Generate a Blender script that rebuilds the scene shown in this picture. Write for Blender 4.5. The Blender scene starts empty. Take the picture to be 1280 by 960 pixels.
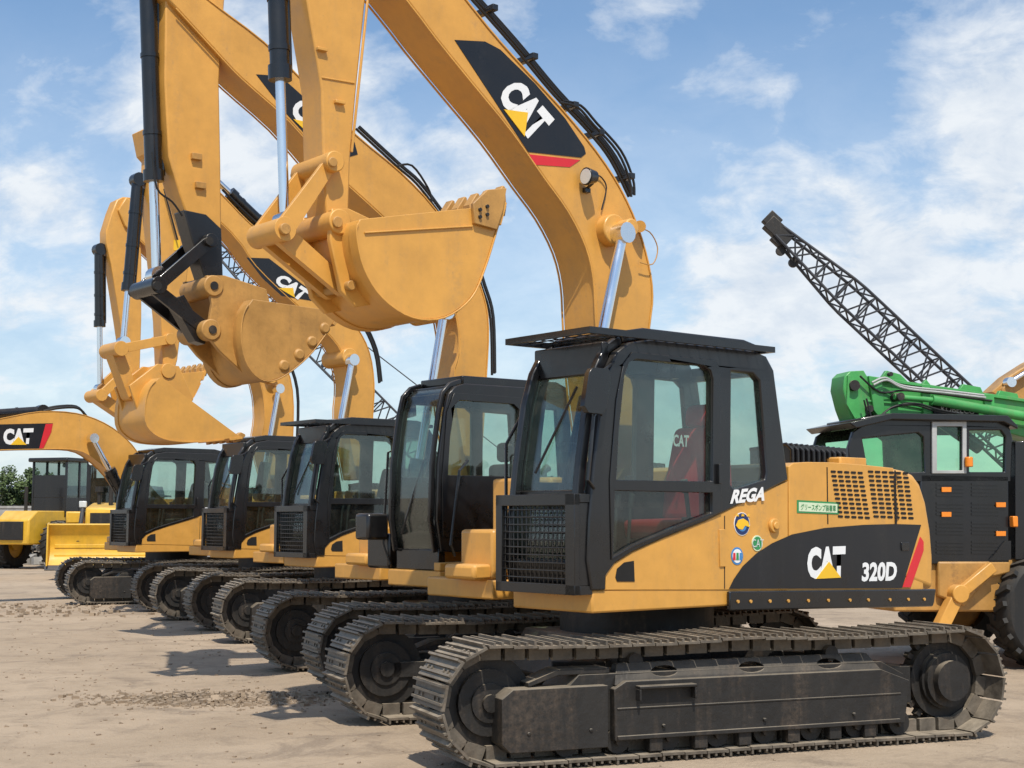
import bpy, bmesh, math, random
from mathutils import Vector, Matrix
from mathutils.geometry import tessellate_polygon
random.seed(7)
R=math.radians
S=bpy.context.scene; COL=S.collection
F=1800.0; CZ=1.65; PIT=math.atan(168/1800)
# ------------------------------------------------------------------ camera
cam=bpy.data.cameras.new('camera'); co=bpy.data.objects.new('camera',cam); COL.objects.link(co)
co.location=(0,0,CZ); co.rotation_euler=(math.pi/2+PIT,0,0)
cam.sensor_width=36; cam.lens=F/1280*36; cam.clip_end=3000; cam.clip_start=0.1
S.camera=co
S.view_settings.view_transform='Standard'; S.view_settings.look='None'; S.view_settings.exposure=0
# ------------------------------------------------------------------ materials
def newmat(n):
    m=bpy.data.materials.new(n); m.use_nodes=True
    return m,m.node_tree,m.node_tree.nodes,m.node_tree.links,m.node_tree.nodes['Principled BSDF']
def mixc(nt,fac,a,b,bt='MIX'):
    n=nt.nodes.new('ShaderNodeMix'); n.data_type='RGBA'; n.blend_type=bt
    for v,i in ((fac,0),(a,6),(b,7)):
        if hasattr(v,'is_linked') or hasattr(v,'links'): nt.links.new(v,n.inputs[i])
        else: n.inputs[i].default_value=v if i==0 else (*v,1)
    return n.outputs[2]
def noise(nt,scale,detail=5,rough=.6,vec=None,dist=0):
    n=nt.nodes.new('ShaderNodeTexNoise'); n.inputs['Scale'].default_value=scale; n.inputs['Detail'].default_value=detail
    n.inputs['Roughness'].default_value=rough; n.inputs['Distortion'].default_value=dist
    if vec: nt.links.new(vec,n.inputs['Vector'])
    return n.outputs['Fac']
def mapr(nt,v,a,b,c=0,d=1):
    n=nt.nodes.new('ShaderNodeMapRange'); n.inputs[1].default_value=a; n.inputs[2].default_value=b; n.inputs[3].default_value=c; n.inputs[4].default_value=d
    nt.links.new(v,n.inputs[0]); return n.outputs[0]
def math_(nt,op,a,b=0):
    n=nt.nodes.new('ShaderNodeMath'); n.operation=op
    for v,i in ((a,0),(b,1)):
        if hasattr(v,'links'): nt.links.new(v,n.inputs[i])
        else: n.inputs[i].default_value=v
    return n.outputs[0]
def paint(name,col,rough=.4,var=.25,dirt=(.23,.17,.11),dirtamt=.35,dust=.35,metal=0,bump=.05,nscale=3,coat=0):
    m,nt,N,L_,b=newmat(name)
    tc=N.new('ShaderNodeTexCoord'); o=tc.outputs['Object']
    mp=N.new('ShaderNodeMapping'); mp.inputs['Scale'].default_value=(6,6,.8); L_.new(o,mp.inputs[0])
    n1=noise(nt,nscale,6,.65,o); n2=noise(nt,1.0,5,.6,mp.outputs[0]); n3=noise(nt,28,4,.7,o)
    dark=tuple(c*(1-var) for c in col); lite=tuple(min(1,c*(1+var*.35)) for c in col)
    c=mixc(nt,mapr(nt,n1,.3,.7),dark,lite)
    st=math_(nt,'MULTIPLY',mapr(nt,n2,.5,.8),mapr(nt,n3,.35,.7))
    c=mixc(nt,math_(nt,'MULTIPLY',st,dirtamt),c,dirt)
    sp=mapr(nt,n3,.66,.76,0,dirtamt*.8); c=mixc(nt,sp,c,tuple(x*.7 for x in dirt))
    g=N.new('ShaderNodeNewGeometry'); s=N.new('ShaderNodeSeparateXYZ'); L_.new(g.outputs['Normal'],s.inputs[0])
    up=math_(nt,'MULTIPLY',mapr(nt,s.outputs[2],.3,1),mapr(nt,n1,.25,.6,.3,1))
    c=mixc(nt,math_(nt,'MULTIPLY',up,dust),c,(.42,.35,.26))
    L_.new(c,b.inputs['Base Color']); b.inputs['Metallic'].default_value=metal
    L_.new(mapr(nt,n1,.3,.75,max(.05,rough-.1),rough+.18),b.inputs['Roughness'])
    if coat: b.inputs['Coat Weight'].default_value=coat; b.inputs['Coat Roughness'].default_value=.08
    if bump:
        bp=N.new('ShaderNodeBump'); bp.inputs['Strength'].default_value=bump; bp.inputs['Distance'].default_value=.02
        L_.new(noise(nt,12,6,.6,o),bp.inputs['Height']); L_.new(bp.outputs[0],b.inputs['Normal'])
    return m
YEL=paint('yellow_paint',(.67,.335,.066),.38,.17,dirtamt=.5,dust=.25,bump=.07)
YEL2=paint('faded_yellow_paint',(.50,.26,.065),.5,.32,dirt=(.10,.06,.035),dirtamt=.85,dust=.3,bump=.14)
DZY=paint('lemon_yellow_paint',(.72,.41,.03),.45,.2,dirtamt=.5)
BLK=paint('gloss_black_paint',(.007,.007,.008),.28,.3,dirt=(.06,.05,.04),dirtamt=.25,dust=.12,bump=.02,coat=.3)
DBLK=paint('dusty_black_paint',(.016,.014,.012),.6,.4,dirt=(.15,.105,.07),dirtamt=.8,dust=.6,bump=.4)
SHOE=paint('worn_track_steel',(.155,.13,.10),.55,.55,dirt=(.19,.12,.075),dirtamt=.7,dust=.8,metal=.15,bump=.5,nscale=7)
RUB=paint('rubber',(.014,.014,.014),.75,.3,dirtamt=.35,dust=.3,bump=.1)
HOSE=paint('hose_rubber',(.009,.009,.009),.45,.2,dirtamt=.1,dust=.1,bump=0)
CHR=paint('chrome',(.8,.81,.83),.15,.05,dirtamt=.05,dust=0,metal=1,bump=0)
GRN=paint('green_paint',(.06,.34,.085),.4,.3,dirtamt=.6,dust=.2)
GREY=paint('grey_paint',(.42,.43,.42),.5,.2,dirtamt=.3)
STEEL=paint('dark_steel',(.025,.028,.036),.6,.3,dirtamt=.2,dust=.1)
REDC=paint('red_seat_cover',(.6,.018,.022),.8,.2,dirtamt=.1,dust=.05)
INT=paint('interior_plastic',(.04,.04,.042),.6,.3,dirtamt=.2)
RED=paint('red_decal',(.65,.02,.03),.4,.1,dirtamt=.1,dust=0,bump=0)
WHT=paint('white_decal',(.8,.8,.79),.4,.05,dirtamt=.12,dust=0,bump=0)
BDEC=paint('black_decal',(.010,.010,.012),.35,.2,dirt=(.08,.07,.06),dirtamt=.25,dust=0,bump=0)
TRI=paint('triangle_yellow',(.85,.5,.02),.4,.05,dirtamt=.05,dust=0,bump=0)
GDEC=paint('green_decal',(.03,.25,.08),.4,.1,dirtamt=.1,dust=0,bump=0)
PGRN=paint('pale_green_decal',(.62,.72,.5),.4,.05,dirtamt=.1,dust=0,bump=0)
BLU=paint('blue_decal',(.05,.22,.5),.4,.1,dirtamt=.1,dust=0,bump=0)
NAVY=paint('navy_decal',(.012,.03,.12),.4,.1,dirtamt=.1,dust=0,bump=0)
AMB=paint('amber_lens',(.85,.25,.02),.25,.1,dirtamt=.05,dust=0,bump=0)
LENS=paint('lamp_glass',(.6,.62,.6),.12,.1,dirtamt=.1,dust=0,bump=0)
HOLE=paint('dark_opening',(.008,.007,.006),.8,.2,dirtamt=.1,dust=0,bump=0)
CONC=paint('weathered_concrete',(.34,.33,.31),.85,.3,dirtamt=.5,dust=.1,bump=.3)
ROOF=paint('roof_sheet',(.18,.22,.28),.6,.3,dirtamt=.4,dust=.1)
BARK=paint('bark',(.10,.07,.05),.9,.3,bump=.4)
def glassm(name,tint,fr=.05,k=.5):
    m=bpy.data.materials.new(name); m.use_nodes=True; nt=m.node_tree; N=nt.nodes; N.clear()
    o=N.new('ShaderNodeOutputMaterial'); t=N.new('ShaderNodeBsdfTransparent'); t.inputs[0].default_value=(*tint,1)
    g=N.new('ShaderNodeBsdfGlossy'); g.inputs[0].default_value=(.9,.95,1,1); g.inputs['Roughness'].default_value=.03
    lw=N.new('ShaderNodeLayerWeight'); lw.inputs[0].default_value=.5
    d=N.new('ShaderNodeBsdfDiffuse'); d.inputs[0].default_value=(.45,.42,.36,1)
    n=noise(nt,3,6,.6,N.new('ShaderNodeTexCoord').outputs['Object'])
    mx0=N.new('ShaderNodeMixShader'); nt.links.new(mapr(nt,n,.35,.8,.0,.06),mx0.inputs[0])
    nt.links.new(t.outputs[0],mx0.inputs[1]); nt.links.new(d.outputs[0],mx0.inputs[2])
    p=math_(nt,'POWER',lw.outputs['Facing'],3.5); a=math_(nt,'ADD',math_(nt,'MULTIPLY',p,k),fr)
    mx=N.new('ShaderNodeMixShader'); nt.links.new(a,mx.inputs[0])
    nt.links.new(mx0.outputs[0],mx.inputs[1]); nt.links.new(g.outputs[0],mx.inputs[2]); nt.links.new(mx.outputs[0],o.inputs[0])
    return m
GLS=glassm('tinted_glass',(.79,.87,.83),.06,.5)
DGLS=glassm('dark_glass',(.62,.68,.65),.05,.4)
GGLS=glassm('green_glass',(.66,.90,.72),.05,.4)
# ------------------------------------------------------------------ machine planes
class Mach:
    def __init__(s,x,y,deg):
        s.C=Vector((x,y,0)); s.a=R(deg); s.f=Vector((math.cos(s.a),math.sin(s.a),0)); s.l=Vector((-math.sin(s.a),math.cos(s.a),0))
    def L(s,yl,x,y):
        d=Vector(((x-640)/F,math.cos(PIT),math.sin(PIT)))+((480-y)/F)*Vector((0,-math.sin(PIT),math.cos(PIT)))
        c=Vector((0,0,CZ)); t=(yl-(c-s.C).dot(s.l))/d.dot(s.l); p=c+t*d
        return ((p-s.C).dot(s.f),p.z)
    def P(s,yl,pts): return [s.L(yl,*p) for p in pts]
    def V(s,yl,x,y): a=s.L(yl,x,y); return Vector((a[0],yl,a[1]))
# ------------------------------------------------------------------ mesh builder
class MB:
    def __init__(s): s.v=[]; s.f=[]
    def prism(s,pts,y0,y1,holes=()):
        loops=[list(pts)]+[list(h) for h in holes]
        flat=[p for l in loops for p in l]; n=len(flat); b=len(s.v)
        tri=tessellate_polygon([[Vector((p[0],p[1],0)) for p in l] for l in loops])
        s.v+=[(p[0],y0,p[1]) for p in flat]+[(p[0],y1,p[1]) for p in flat]
        for t in tri: s.f.append((b+t[0],b+t[1],b+t[2])); s.f.append((b+n+t[2],b+n+t[1],b+n+t[0]))
        k=0
        for l in loops:
            m=len(l)
            for i in range(m):
                j=(i+1)%m; s.f.append((b+k+i,b+k+j,b+n+k+j,b+n+k+i))
            k+=m
        return s
    def plan(s,pts,z0,z1):
        b=len(s.v); n=len(pts); s.v+=[(p[0],p[1],z0) for p in pts]+[(p[0],p[1],z1) for p in pts]
        s.f.append(tuple(b+i for i in range(n))); s.f.append(tuple(b+n+i for i in reversed(range(n))))
        for i in range(n): j=(i+1)%n; s.f.append((b+i,b+j,b+n+j,b+n+i))
        return s
    def box(s,x0,x1,y0,y1,z0,z1): return s.prism([(x0,z0),(x1,z0),(x1,z1),(x0,z1)],y0,y1)
    def obox(s,c,u,v,w):
        b=len(s.v); c=Vector(c)
        for a in (-1,1):
            for d in (-1,1):
                for e in (-1,1): s.v.append(tuple(c+a*u+d*v+e*w))
        for q in ((0,1,3,2),(4,6,7,5),(0,4,5,1),(2,3,7,6),(0,2,6,4),(1,5,7,3)): s.f.append(tuple(b+i for i in q))
        return s
    def bar(s,p0,p1,w,h,up=Vector((0,0,1))):
        p0=Vector(p0);p1=Vector(p1); t=(p1-p0); l=t.length/2; t.normalize(); a=t.cross(up)
        if a.length<.01: a=t.cross(Vector((1,0,0)))
        a.normalize(); b=a.cross(t)
        return s.obox((p0+p1)/2,t*l,a*w/2,b*h/2)
    def tube(s,pts,r,n=10,r1=None):
        pts=[Vector(p) for p in pts]; m=len(pts); base=len(s.v); prev=None
        for i,p in enumerate(pts):
            t=(pts[min(i+1,m-1)]-pts[max(i-1,0)]).normalized()
            if prev is None:
                a=t.cross(Vector((0,0,1)))
                if a.length<.05: a=t.cross(Vector((0,1,0)))
            else: a=prev-t*prev.dot(t)
            a.normalize(); prev=a; b=t.cross(a)
            rr=r if r1 is None else r+(r1-r)*i/(m-1)
            for k in range(n):
                q=2*math.pi*k/n; s.v.append(tuple(p+rr*(math.cos(q)*a+math.sin(q)*b)))
        for i in range(m-1):
            for k in range(n):
                k2=(k+1)%n; s.f.append((base+i*n+k,base+i*n+k2,base+(i+1)*n+k2,base+(i+1)*n+k))
        s.f.append(tuple(base+k for k in range(n))); s.f.append(tuple(base+(m-1)*n+k for k in reversed(range(n))))
        return s
    def cy(s,x,z,y0,y1,r,n=24): return s.tube([(x,y0,z),(x,y1,z)],r,n)
    def link(s,a,b,w0,w1,y0,y1,n=8):
        a=Vector((a[0],a[1]));b=Vector((b[0],b[1])); t=(b-a).normalized(); th=math.atan2(t.y,t.x); pts=[]
        for k in range(n+1): q=th+math.pi/2+math.pi*k/n; pts.append((a.x+w0*math.cos(q),a.y+w0*math.sin(q)))
        for k in range(n+1): q=th-math.pi/2+math.pi*k/n; pts.append((b.x+w1*math.cos(q),b.y+w1*math.sin(q)))
        return s.prism(pts,y0,y1)
    def strip(s,path,th,y0,y1):
        P=[Vector(p) for p in path]; off=[]
        for i in range(len(P)):
            t=(P[min(i+1,len(P)-1)]-P[max(i-1,0)]).normalized(); off.append(P[i]+th*Vector((-t.y,t.x)))
        return s.prism([tuple(p) for p in P]+[tuple(p) for p in reversed(off)],y0,y1)
    def islands(s):
        par=list(range(len(s.v)))
        def fd(a):
            while par[a]!=a: par[a]=par[par[a]]; a=par[a]
            return a
        for f in s.f:
            for q in f[1:]: par[fd(q)]=fd(f[0])
        gr={}
        for f in s.f: gr.setdefault(fd(f[0]),[]).append(f)
        out=[]
        for fs in gr.values():
            m=MB(); mp={}
            for f in fs:
                for q in f:
                    if q not in mp: mp[q]=len(m.v); m.v.append(s.v[q])
                m.f.append(tuple(mp[q] for q in f))
            out.append(m)
        return out
CACHE={}
SPLIT={'pin','pin_boss','hose_clamp','bolt','handrail','bracket','hydraulic_hose','marker_light','panel_seam','pendant_cable','fender'}
def mesh_from(mb,name,mat,smooth=35):
    me=bpy.data.meshes.new(name); me.from_pydata(mb.v,[],mb.f); bm=bmesh.new(); bm.from_mesh(me)
    bmesh.ops.recalc_face_normals(bm,faces=bm.faces); bm.to_mesh(me); bm.free()
    me.materials.append(mat)
    if smooth:
        for p in me.polygons: p.use_smooth=True
        me.set_sharp_from_angle(angle=R(smooth))
    return me
def add(name,mb,mat,parent=None,bevel=0,key=None,smooth=35,seg=2):
    if key and key in CACHE: ms=CACHE[key]
    else:
        q=mb() if callable(mb) else mb
        ms=[mesh_from(x,name,mat,smooth) for x in (q.islands() if name in SPLIT else [q])]
        if key: CACHE[key]=ms
    for me in ms:
        o=bpy.data.objects.new(name,me); COL.objects.link(o)
        if parent: o.parent=parent
        if bevel:
            b=o.modifiers.new('bevel','BEVEL'); b.width=bevel; b.segments=seg; b.limit_method='ANGLE'; b.angle_limit=R(40); b.harden_normals=False
    return o
def thing(name,label,cat,loc,rz=0,group=None):
    o=bpy.data.objects.new(name,None); COL.objects.link(o); o.location=loc; o.rotation_euler=(0,0,rz); o['label']=label; o['category']=cat
    if group:o['group']=group
    return o
def tag(o,label,cat,group=None,kind=None):
    if label:o['label']=label
    if cat:o['category']=cat
    if group:o['group']=group
    if kind:o['kind']=kind
    return o
def smoothpath(pts,n=4):
    P=[Vector(p) for p in pts]; out=[]
    for i in range(len(P)-1):
        a=P[max(i-1,0)];b=P[i];c=P[i+1];d=P[min(i+2,len(P)-1)]
        for k in range(n):
            t=k/n; out.append(.5*((2*b)+(c-a)*t+(2*a-5*b+4*c-d)*t*t+(3*b-a-3*c+d)*t**3))
    out.append(P[-1]); return [tuple(p) for p in out]
def text(m,yl,quad,s,mat,parent,bold=.03,name='lettering',key=None,e=.007):
    cu=bpy.data.curves.new('t','FONT'); cu.body=s; cu.offset=bold; cu.resolution_u=3
    o=bpy.data.objects.new('t',cu); COL.objects.link(o); bpy.context.view_layer.update()
    me=bpy.data.meshes.new_from_object(o.evaluated_get(bpy.context.evaluated_depsgraph_get()))
    bpy.data.objects.remove(o)
    xs=[v.co.x for v in me.vertices]; ys=[v.co.y for v in me.vertices]
    if not xs: return None
    x0,x1,y0,y1=min(xs),max(xs),min(ys),max(ys)
    tl,tr,br,bl=[Vector(m.L(yl,*q)) for q in quad]
    for v in me.vertices:
        u=(v.co.x-x0)/(x1-x0); w=(v.co.y-y0)/(y1-y0)
        p=(bl*(1-u)+br*u)*(1-w)+(tl*(1-u)+tr*u)*w
        v.co=(p.x,yl+e,p.y)
    me.materials.clear(); me.materials.append(mat)
    r=bpy.data.objects.new(name,me); COL.objects.link(r); r.parent=parent; return r
def decal(m,yl,pts,mat,parent,name='decal',e=.004,key=None):
    return add(name,lambda:MB().prism(m.P(yl,pts),yl+.0005,yl+e),mat,parent,key=key,smooth=0)
def disc(m,yl,x,y,r,mat,parent,name='badge',e=.004,key=None):
    c=m.L(yl,x,y); return add(name,lambda:MB().cy(c[0],c[1],yl+.0005,yl+e,r,28),mat,parent,key=key)
# ------------------------------------------------------------------ tracks
ZC=.43; RC=.37
def chain_mb(Lc=1.86,r=RC,w=.6,zc=ZC,sag=.02,pitch=.172):
    mb=MB(); per=4*Lc+2*math.pi*r; n=int(per/pitch)
    def at(s):
        s%=per
        if s<2*Lc:
            x=-Lc+s; q=s/(2*Lc); z=zc+r-sag*abs(math.sin(2*math.pi*q)); return Vector((x,0,z)),Vector((1,0,0)),Vector((0,0,1))
        s-=2*Lc
        if s<math.pi*r:
            a=math.pi/2-s/r; return Vector((Lc+r*math.cos(a),0,zc+r*math.sin(a))),Vector((math.sin(a),0,-math.cos(a))),Vector((math.cos(a),0,math.sin(a)))
        s-=math.pi*r
        if s<2*Lc: return Vector((Lc-s,0,zc-r)),Vector((-1,0,0)),Vector((0,0,-1))
        s-=2*Lc; a=-math.pi/2-s/r
        return Vector((-Lc+r*math.cos(a),0,zc+r*math.sin(a))),Vector((math.sin(a),0,-math.cos(a))),Vector((math.cos(a),0,math.sin(a)))
    Y=Vector((0,1,0))
    for i in range(n):
        p,t,nn=at(i*per/n+.05); jit=random.uniform(-.004,.004); yo=Y*random.uniform(-.003,.003)
        mb.obox(p+nn*(.011+jit)+yo,t*.083,Y*w/2,nn*.009)
        for k,h in ((-.07,.021),(-.012,.014),(.045,.014)):
            mb.obox(p+nn*(.02+h*.5+jit)+t*k+yo,t*.008,Y*(w/2-.004),nn*h)
        mb.obox(p+nn*(.018+jit)+t*.076,t*.01,Y*(w/2-.002),nn*.006)
        for sy in (-.085,.085): mb.obox(p-nn*.045+Y*sy,t*.072,Y*.02,nn*.045)
        for sy in (-.2,-.12,.12,.2): mb.obox(p+nn*.026+Y*sy+t*.018,t*.011,Y*.011,nn*.007)
    return mb
def frame_mb(sd):
    mb=MB(); o=sd
    def y(a,b): return (min(o*a,o*b),max(o*a,o*b))
    def ell(cx,cz,a,b): return [(cx+a*math.cos(2*math.pi*k/16),cz+b*math.sin(2*math.pi*k/16)) for k in range(16)]
    mb.prism([(-1.35,.22),(1.35,.22),(1.35,.5),(1.25,.6),(-1.2,.6),(-1.4,.5)],-.2,.2)
    mb.prism([(-1.35,.16),(1.02,.16),(1.02,.5),(.93,.55),(-1.15,.55),(-1.4,.46)],*y(.2,.27))
    # rounded sloping shoulder with oval openings
    b=len(mb.v)
    mb.prism([(-1.2,.52),(1.0,.52),(.95,.66),(-1.1,.66)],*y(.1,.235),[ell(-.75,.6,.1,.035),ell(-.1,.6,.1,.035),ell(.6,.6,.1,.035)])
    for i in range(b,len(mb.v)):
        v=mb.v[i]; yy=abs(v[1])
        if yy>.2 and v[2]>.53: mb.v[i]=(v[0],o*(yy-(v[2]-.53)*.55),v[2])
    mb.prism([(1.07,.12),(1.78,.12),(1.84,.18),(1.84,.47),(1.76,.53),(1.07,.53)],*y(.08,.28))
    mb.prism([(1.02,.6),(1.4,.6),(1.62,.53),(1.62,.56),(1.4,.64),(1.02,.64)],*y(.0,.2))
    mb.box(.42,.86,*y(.26,.34),.5,.52); mb.box(.42,.435,*y(.26,.335),.42,.5); mb.box(.845,.86,*y(.26,.335),.42,.5)
    mb.box(-1.3,1.0,*y(.26,.285),.16,.19)
    mb.box(-1.32,1.0,*y(.265,.275),.36,.375)
    for x in (-1.05,-.75,-.4,0,.35,.7): mb.box(x-.05,x+.05,*y(.18,.262),.07,.2)
    for x in (-.9,-.15,.65,1.2,1.65): mb.tube([(x,o*.26,.24),(x,o*.29,.24)],.014,6)
    mb.box(-1.5,-1.2,-.15,.15,.28,.55); mb.box(1.2,1.8,-.12,.12,.36,.48)
    return mb
def track(root,x,y,rot,sd,scale=1,mat=None):
    c=add('track',chain_mb,SHOE,root,key='chain'); c.rotation_euler=(0,0,rot); c.location=(x,y,0); c.scale=(scale,)*3
    add('track_frame',lambda:frame_mb(sd),mat or DBLK,c,.014,key='tframe%d'%sd+(mat.name if mat else ''))
    def idl(xx,teeth):
        mb=MB(); mb.cy(xx,ZC,-.06,.06,.29 if teeth else .32,32); mb.cy(xx,ZC,-.17,.12,.13,20); mb.cy(xx,ZC,-.1,.1,.22,24); mb.cy(xx,ZC,-.2,.15,.06,12)
        if teeth:
            mb.cy(xx,ZC,-.2,.2,.15,20); mb.cy(xx,ZC,-.14,.14,.2,24)
            for k in range(21):
                a=2*math.pi*k/21; mb.obox((xx+.31*math.cos(a),0,ZC+.31*math.sin(a)),Vector((math.cos(a),0,math.sin(a)))*.03,Vector((-math.sin(a),0,math.cos(a)))*.02,Vector((0,1,0))*.03)
        return mb
    add('idler_wheel',lambda:idl(1.86,False),DBLK,c,key='idler'); add('sprocket',lambda:idl(-1.86,True),DBLK,c,key='sprocket')
    for k in range(8):
        xx=-1.35+k*.385
        r=add('roller',lambda:MB().cy(0,0,-.13,.13,.07,16).cy(0,0,-.2,-.1,.09,16).cy(0,0,.1,.2,.09,16).cy(0,0,-.235,.235,.032,10),DBLK,c,key='roller'); r.location=(xx,0,.15)
    for xx in (-.8,.8):
        r=add('carrier_roller',lambda:MB().cy(0,0,-.12,.16,.055,16).cy(0,0,-.05,.0,.065,16).box(-.05,.05,-.04,.04,-.16,0),DBLK,c,key='croller'); r.location=(xx,0,.67)
    return c
# ------------------------------------------------------------------ excavator
m1=Mach(.87,12.0,219)
MS=[m1,Mach(-.36,15.6,219),Mach(-2.28,21.3,219),Mach(-4.2,25.6,219),Mach(-6.9,29.8,219)]
SP=1.35; CF=.5
def base(root,m,rel,off0=(0,0),mark=False,kind='a',mat=YEL):
    K=mat.name
    u=add('undercarriage',lambda:MB().prism([(-.75,.36),(.75,.36),(.95,.45),(.75,.76),(-.75,.76),(-.95,.45)],-.55,.55).bar((.5,.4,.56),(1.0,1.05,.5),.4,.28).bar((-.5,.4,.56),(-1.0,1.05,.5),.4,.28).bar((.5,-.4,.56),(1.0,-1.05,.5),.4,.28).bar((-.5,-.4,.56),(-1.0,-1.05,.5),.4,.28).tube([(0,0,.74),(0,0,.99)],.62,40),DBLK,root,.015,key='under')
    u.rotation_euler=(0,0,rel); u.location=(off0[0]*.6,off0[1]*.6,0)
    for sd in (1,-1):
        off=Matrix.Rotation(rel,3,'Z')@Vector((0,sd*1.17,0)); track(root,off.x+off0[0],off.y+off0[1],rel,sd)
    q=lambda pts:m1.P(SP,pts)
    zt=m1.L(SP,740,738)[1]; zb=m1.L(SP,740,767)[1]; xr=m1.L(SP,1166,745)[0]
    def deck():
        mb=MB(); mb.plan([(1.5,CF-.02),(1.5,1.345),(xr+.12,1.345),(xr,1.1),(xr,-1.1),(xr+.12,-1.35),(1.0,-1.3),(1.0,-.4),(.3,-.35),(.3,CF-.02)],zb,zt); return mb
    add('deck',deck,mat,root,.015,key='deck'+K)
    hx=m1.L(SP,985,600)[0]; cx=m1.L(SP,1119,600)[0]
    def hood():
        return MB().prism([(hx,zt)]+q([(986,583),(992,578.5),(1010,577.5),(1040,578),(1080,581),(1117,585)])+[(cx+.02,zt)],-1.3,SP)
    hd=add('engine_hood',hood,mat,root,.05,key='hood'+K,seg=4)
    def cw():
        p=q([(1119,585.5),(1132,588),(1143,593),(1151,604),(1158,625),(1164,660),(1167,695),(1167,738)])
        return MB().prism([(cx-.01,zt+.005)]+p,-1.3,SP)
    add('counterweight',cw,mat,root,.05,key='cw'+K,seg=4)
    add('tool_box',lambda:MB().box(.45,.98,-.86,-.42,zt,1.56).box(.95,1.15,-.86,-.45,zt,1.28),mat,root,.03,key='tool'+K)
    add('fuel_tank',lambda:MB().box(-.9,.3,-1.3,-.5,zt,2.0),mat,root,.03,key='tank'+K)
    add('boom_bracket',lambda:MB().prism([(-.3,zt),(.75,zt),(.7,1.5),(.2,2.05),(-.1,2.05)],.27,.31).prism([(-.3,zt),(.75,zt),(.7,1.5),(.2,2.05),(-.1,2.05)],-.31,-.27),mat,root,key='bb'+K)
    rl=add('side_rail',lambda:MB().prism(q([(908,739),(1166,736),(1164,752),(1162,758),(908,763)]),SP,SP+.035),BLK,root,.01,key='rail')
    if mark:
        mb=MB()
        for x in (922,938,962,985,1010,1035,1062,1085,1112,1135,1155):
            a=m1.L(SP+.035,x,752-(x-908)*.012); mb.cy(a[0],a[1],SP+.03,SP+.045,.013,10)
        add('bolt',mb,YEL,rl)
    def ribs():
        mb=MB()
        for k in range(11):
            a=m1.L(.72,990+k*6.6,555+k*.6); mb.tube([(a[0],.25,a[1]-.03),(a[0],.66,a[1]-.0),(a[0],.72,a[1]-.05),(a[0],.72,a[1]-.2)],.017,8)
        a=m1.L(.7,987,551); b=m1.L(.7,1058,556); mb.box(b[0],a[0],.25,.7,a[1]-.28,a[1]-.04); return mb
    add('air_cleaner_cover',ribs,BLK,root,key='ribs')
    a=m1.L(.85,1050,571);b=m1.L(.85,1084,586)
    add('hood_box',lambda:MB().box(b[0],a[0],.7,.85,b[1]-.06,a[1]),mat,root,.015,key='hbox'+K)
    add('exhaust_pipe',lambda:MB().tube([(-1.5,-.7,2.0),(-1.5,-.7,2.2),(-1.58,-.7,2.25)],.05,12),DBLK,root,key='exh')
    if kind=='a':
        add('side_skirt',lambda:MB().prism(q([(756,738),(757,717),(765,706),(790,690),(830,672),(880,652),(930,627),(962,611),(985,601),(985,738)]),SP-.1,SP+.001),mat,root,.008,key='skirt'+K)
        decal(m1,SP+.001,[(769,722),(771,711),(780,703),(792,701),(793,727),(771,727)],HOLE,root,'step_hole',key='sh')
    sw=decal(m1,SP+.001,[(911,736),(917,724),(928,708),(945,692),(965,679),(990,668),(1030,660),(1080,656),(1119,655),(1151,656),(1127,735)],BDEC,root,'side_decal',key='sw',e=.005)
    decal(m1,SP+.001,[(1150,671),(1154,677),(1154,688),(1138,734),(1128,734)],RED,sw,'red_stripe',key='swr',e=.005)
    for vi,(x0,w,n,sh_) in enumerate(((1038,6.6,5,.9),(1084.5,6.9,6,.7))):
        def vents():
            mb=MB()
            for j in range(11):
                for i in range(n):
                    x=x0+sh_*j+i*(w+1.8); yy=588+j*5.6+i*.4
                    mb.prism(q([(x+.8,yy),(x+w-.8,yy+.2),(x+w,yy+1.6),(x+w-.8,yy+3.1),(x+.8,yy+2.9),(x,yy+1.6)]),SP+.0005,SP+.004)
            return mb
        add('vent',vents,HOLE,hd,key='vents%d'%vi,smooth=0)
    def seams():
        mb=MB()
        for pts in ([(1033,584),(1034.2,584),(1035.2,655),(1034,655)],[(1117.5,588),(1119.5,588),(1121,655),(1119,655)],[(905,645),(906,644.5),(906,736),(905,736)]):
            mb.prism(q(pts),SP+.001,SP+.003)
        return mb
    add('panel_seam',seams,HOLE,hd,key='seams',smooth=0)
    if mark:
        text(m1,SP,[(1008,684),(1056,682),(1055,722),(1008,724)],'CAT',WHT,sw,.06,e=.009)
        decal(m1,SP,[(1019,723.5),(1050,722),(1035,702)],TRI,sw,'logo_triangle',e=.012)
        text(m1,SP,[(1077,703),(1121,702),(1119,726),(1076,727)],'320D',WHT,sw,.04,e=.009)
        decal(m1,SP,[(996,625),(1048,628),(1048,643),(996,641)],GDEC,hd,'sticker',e=.004)
        decal(m1,SP,[(998,627.5),(1046,630),(1046,641),(998,639)],PGRN,hd,'sticker_panel',e=.006)
        text(m1,SP,[(1000,629.5),(1044,631.5),(1044,639.5),(1000,637.5)],'グリースポンプ装着車',GDEC,hd,.01,e=.008)
        disc(m1,SP+.001,927,655,.088,WHT,root,'round_badge',.004); disc(m1,SP+.001,927,655,.082,NAVY,root,'round_badge_face',.006)
        disc(m1,SP+.001,927,656,.05,BLU,root,'badge_motif',.008)
        decal(m1,SP+.001,[(919,657),(922,650),(928,648),(934,652),(936,659),(930,657),(927,662),(922,661)],TRI,root,'badge_motif',e=.011)
        text(m1,SP,[(916,641.5),(938,641.5),(936,646),(918,646)],'★★★',TRI,root,0,'badge_motif',e=.012)
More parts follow.
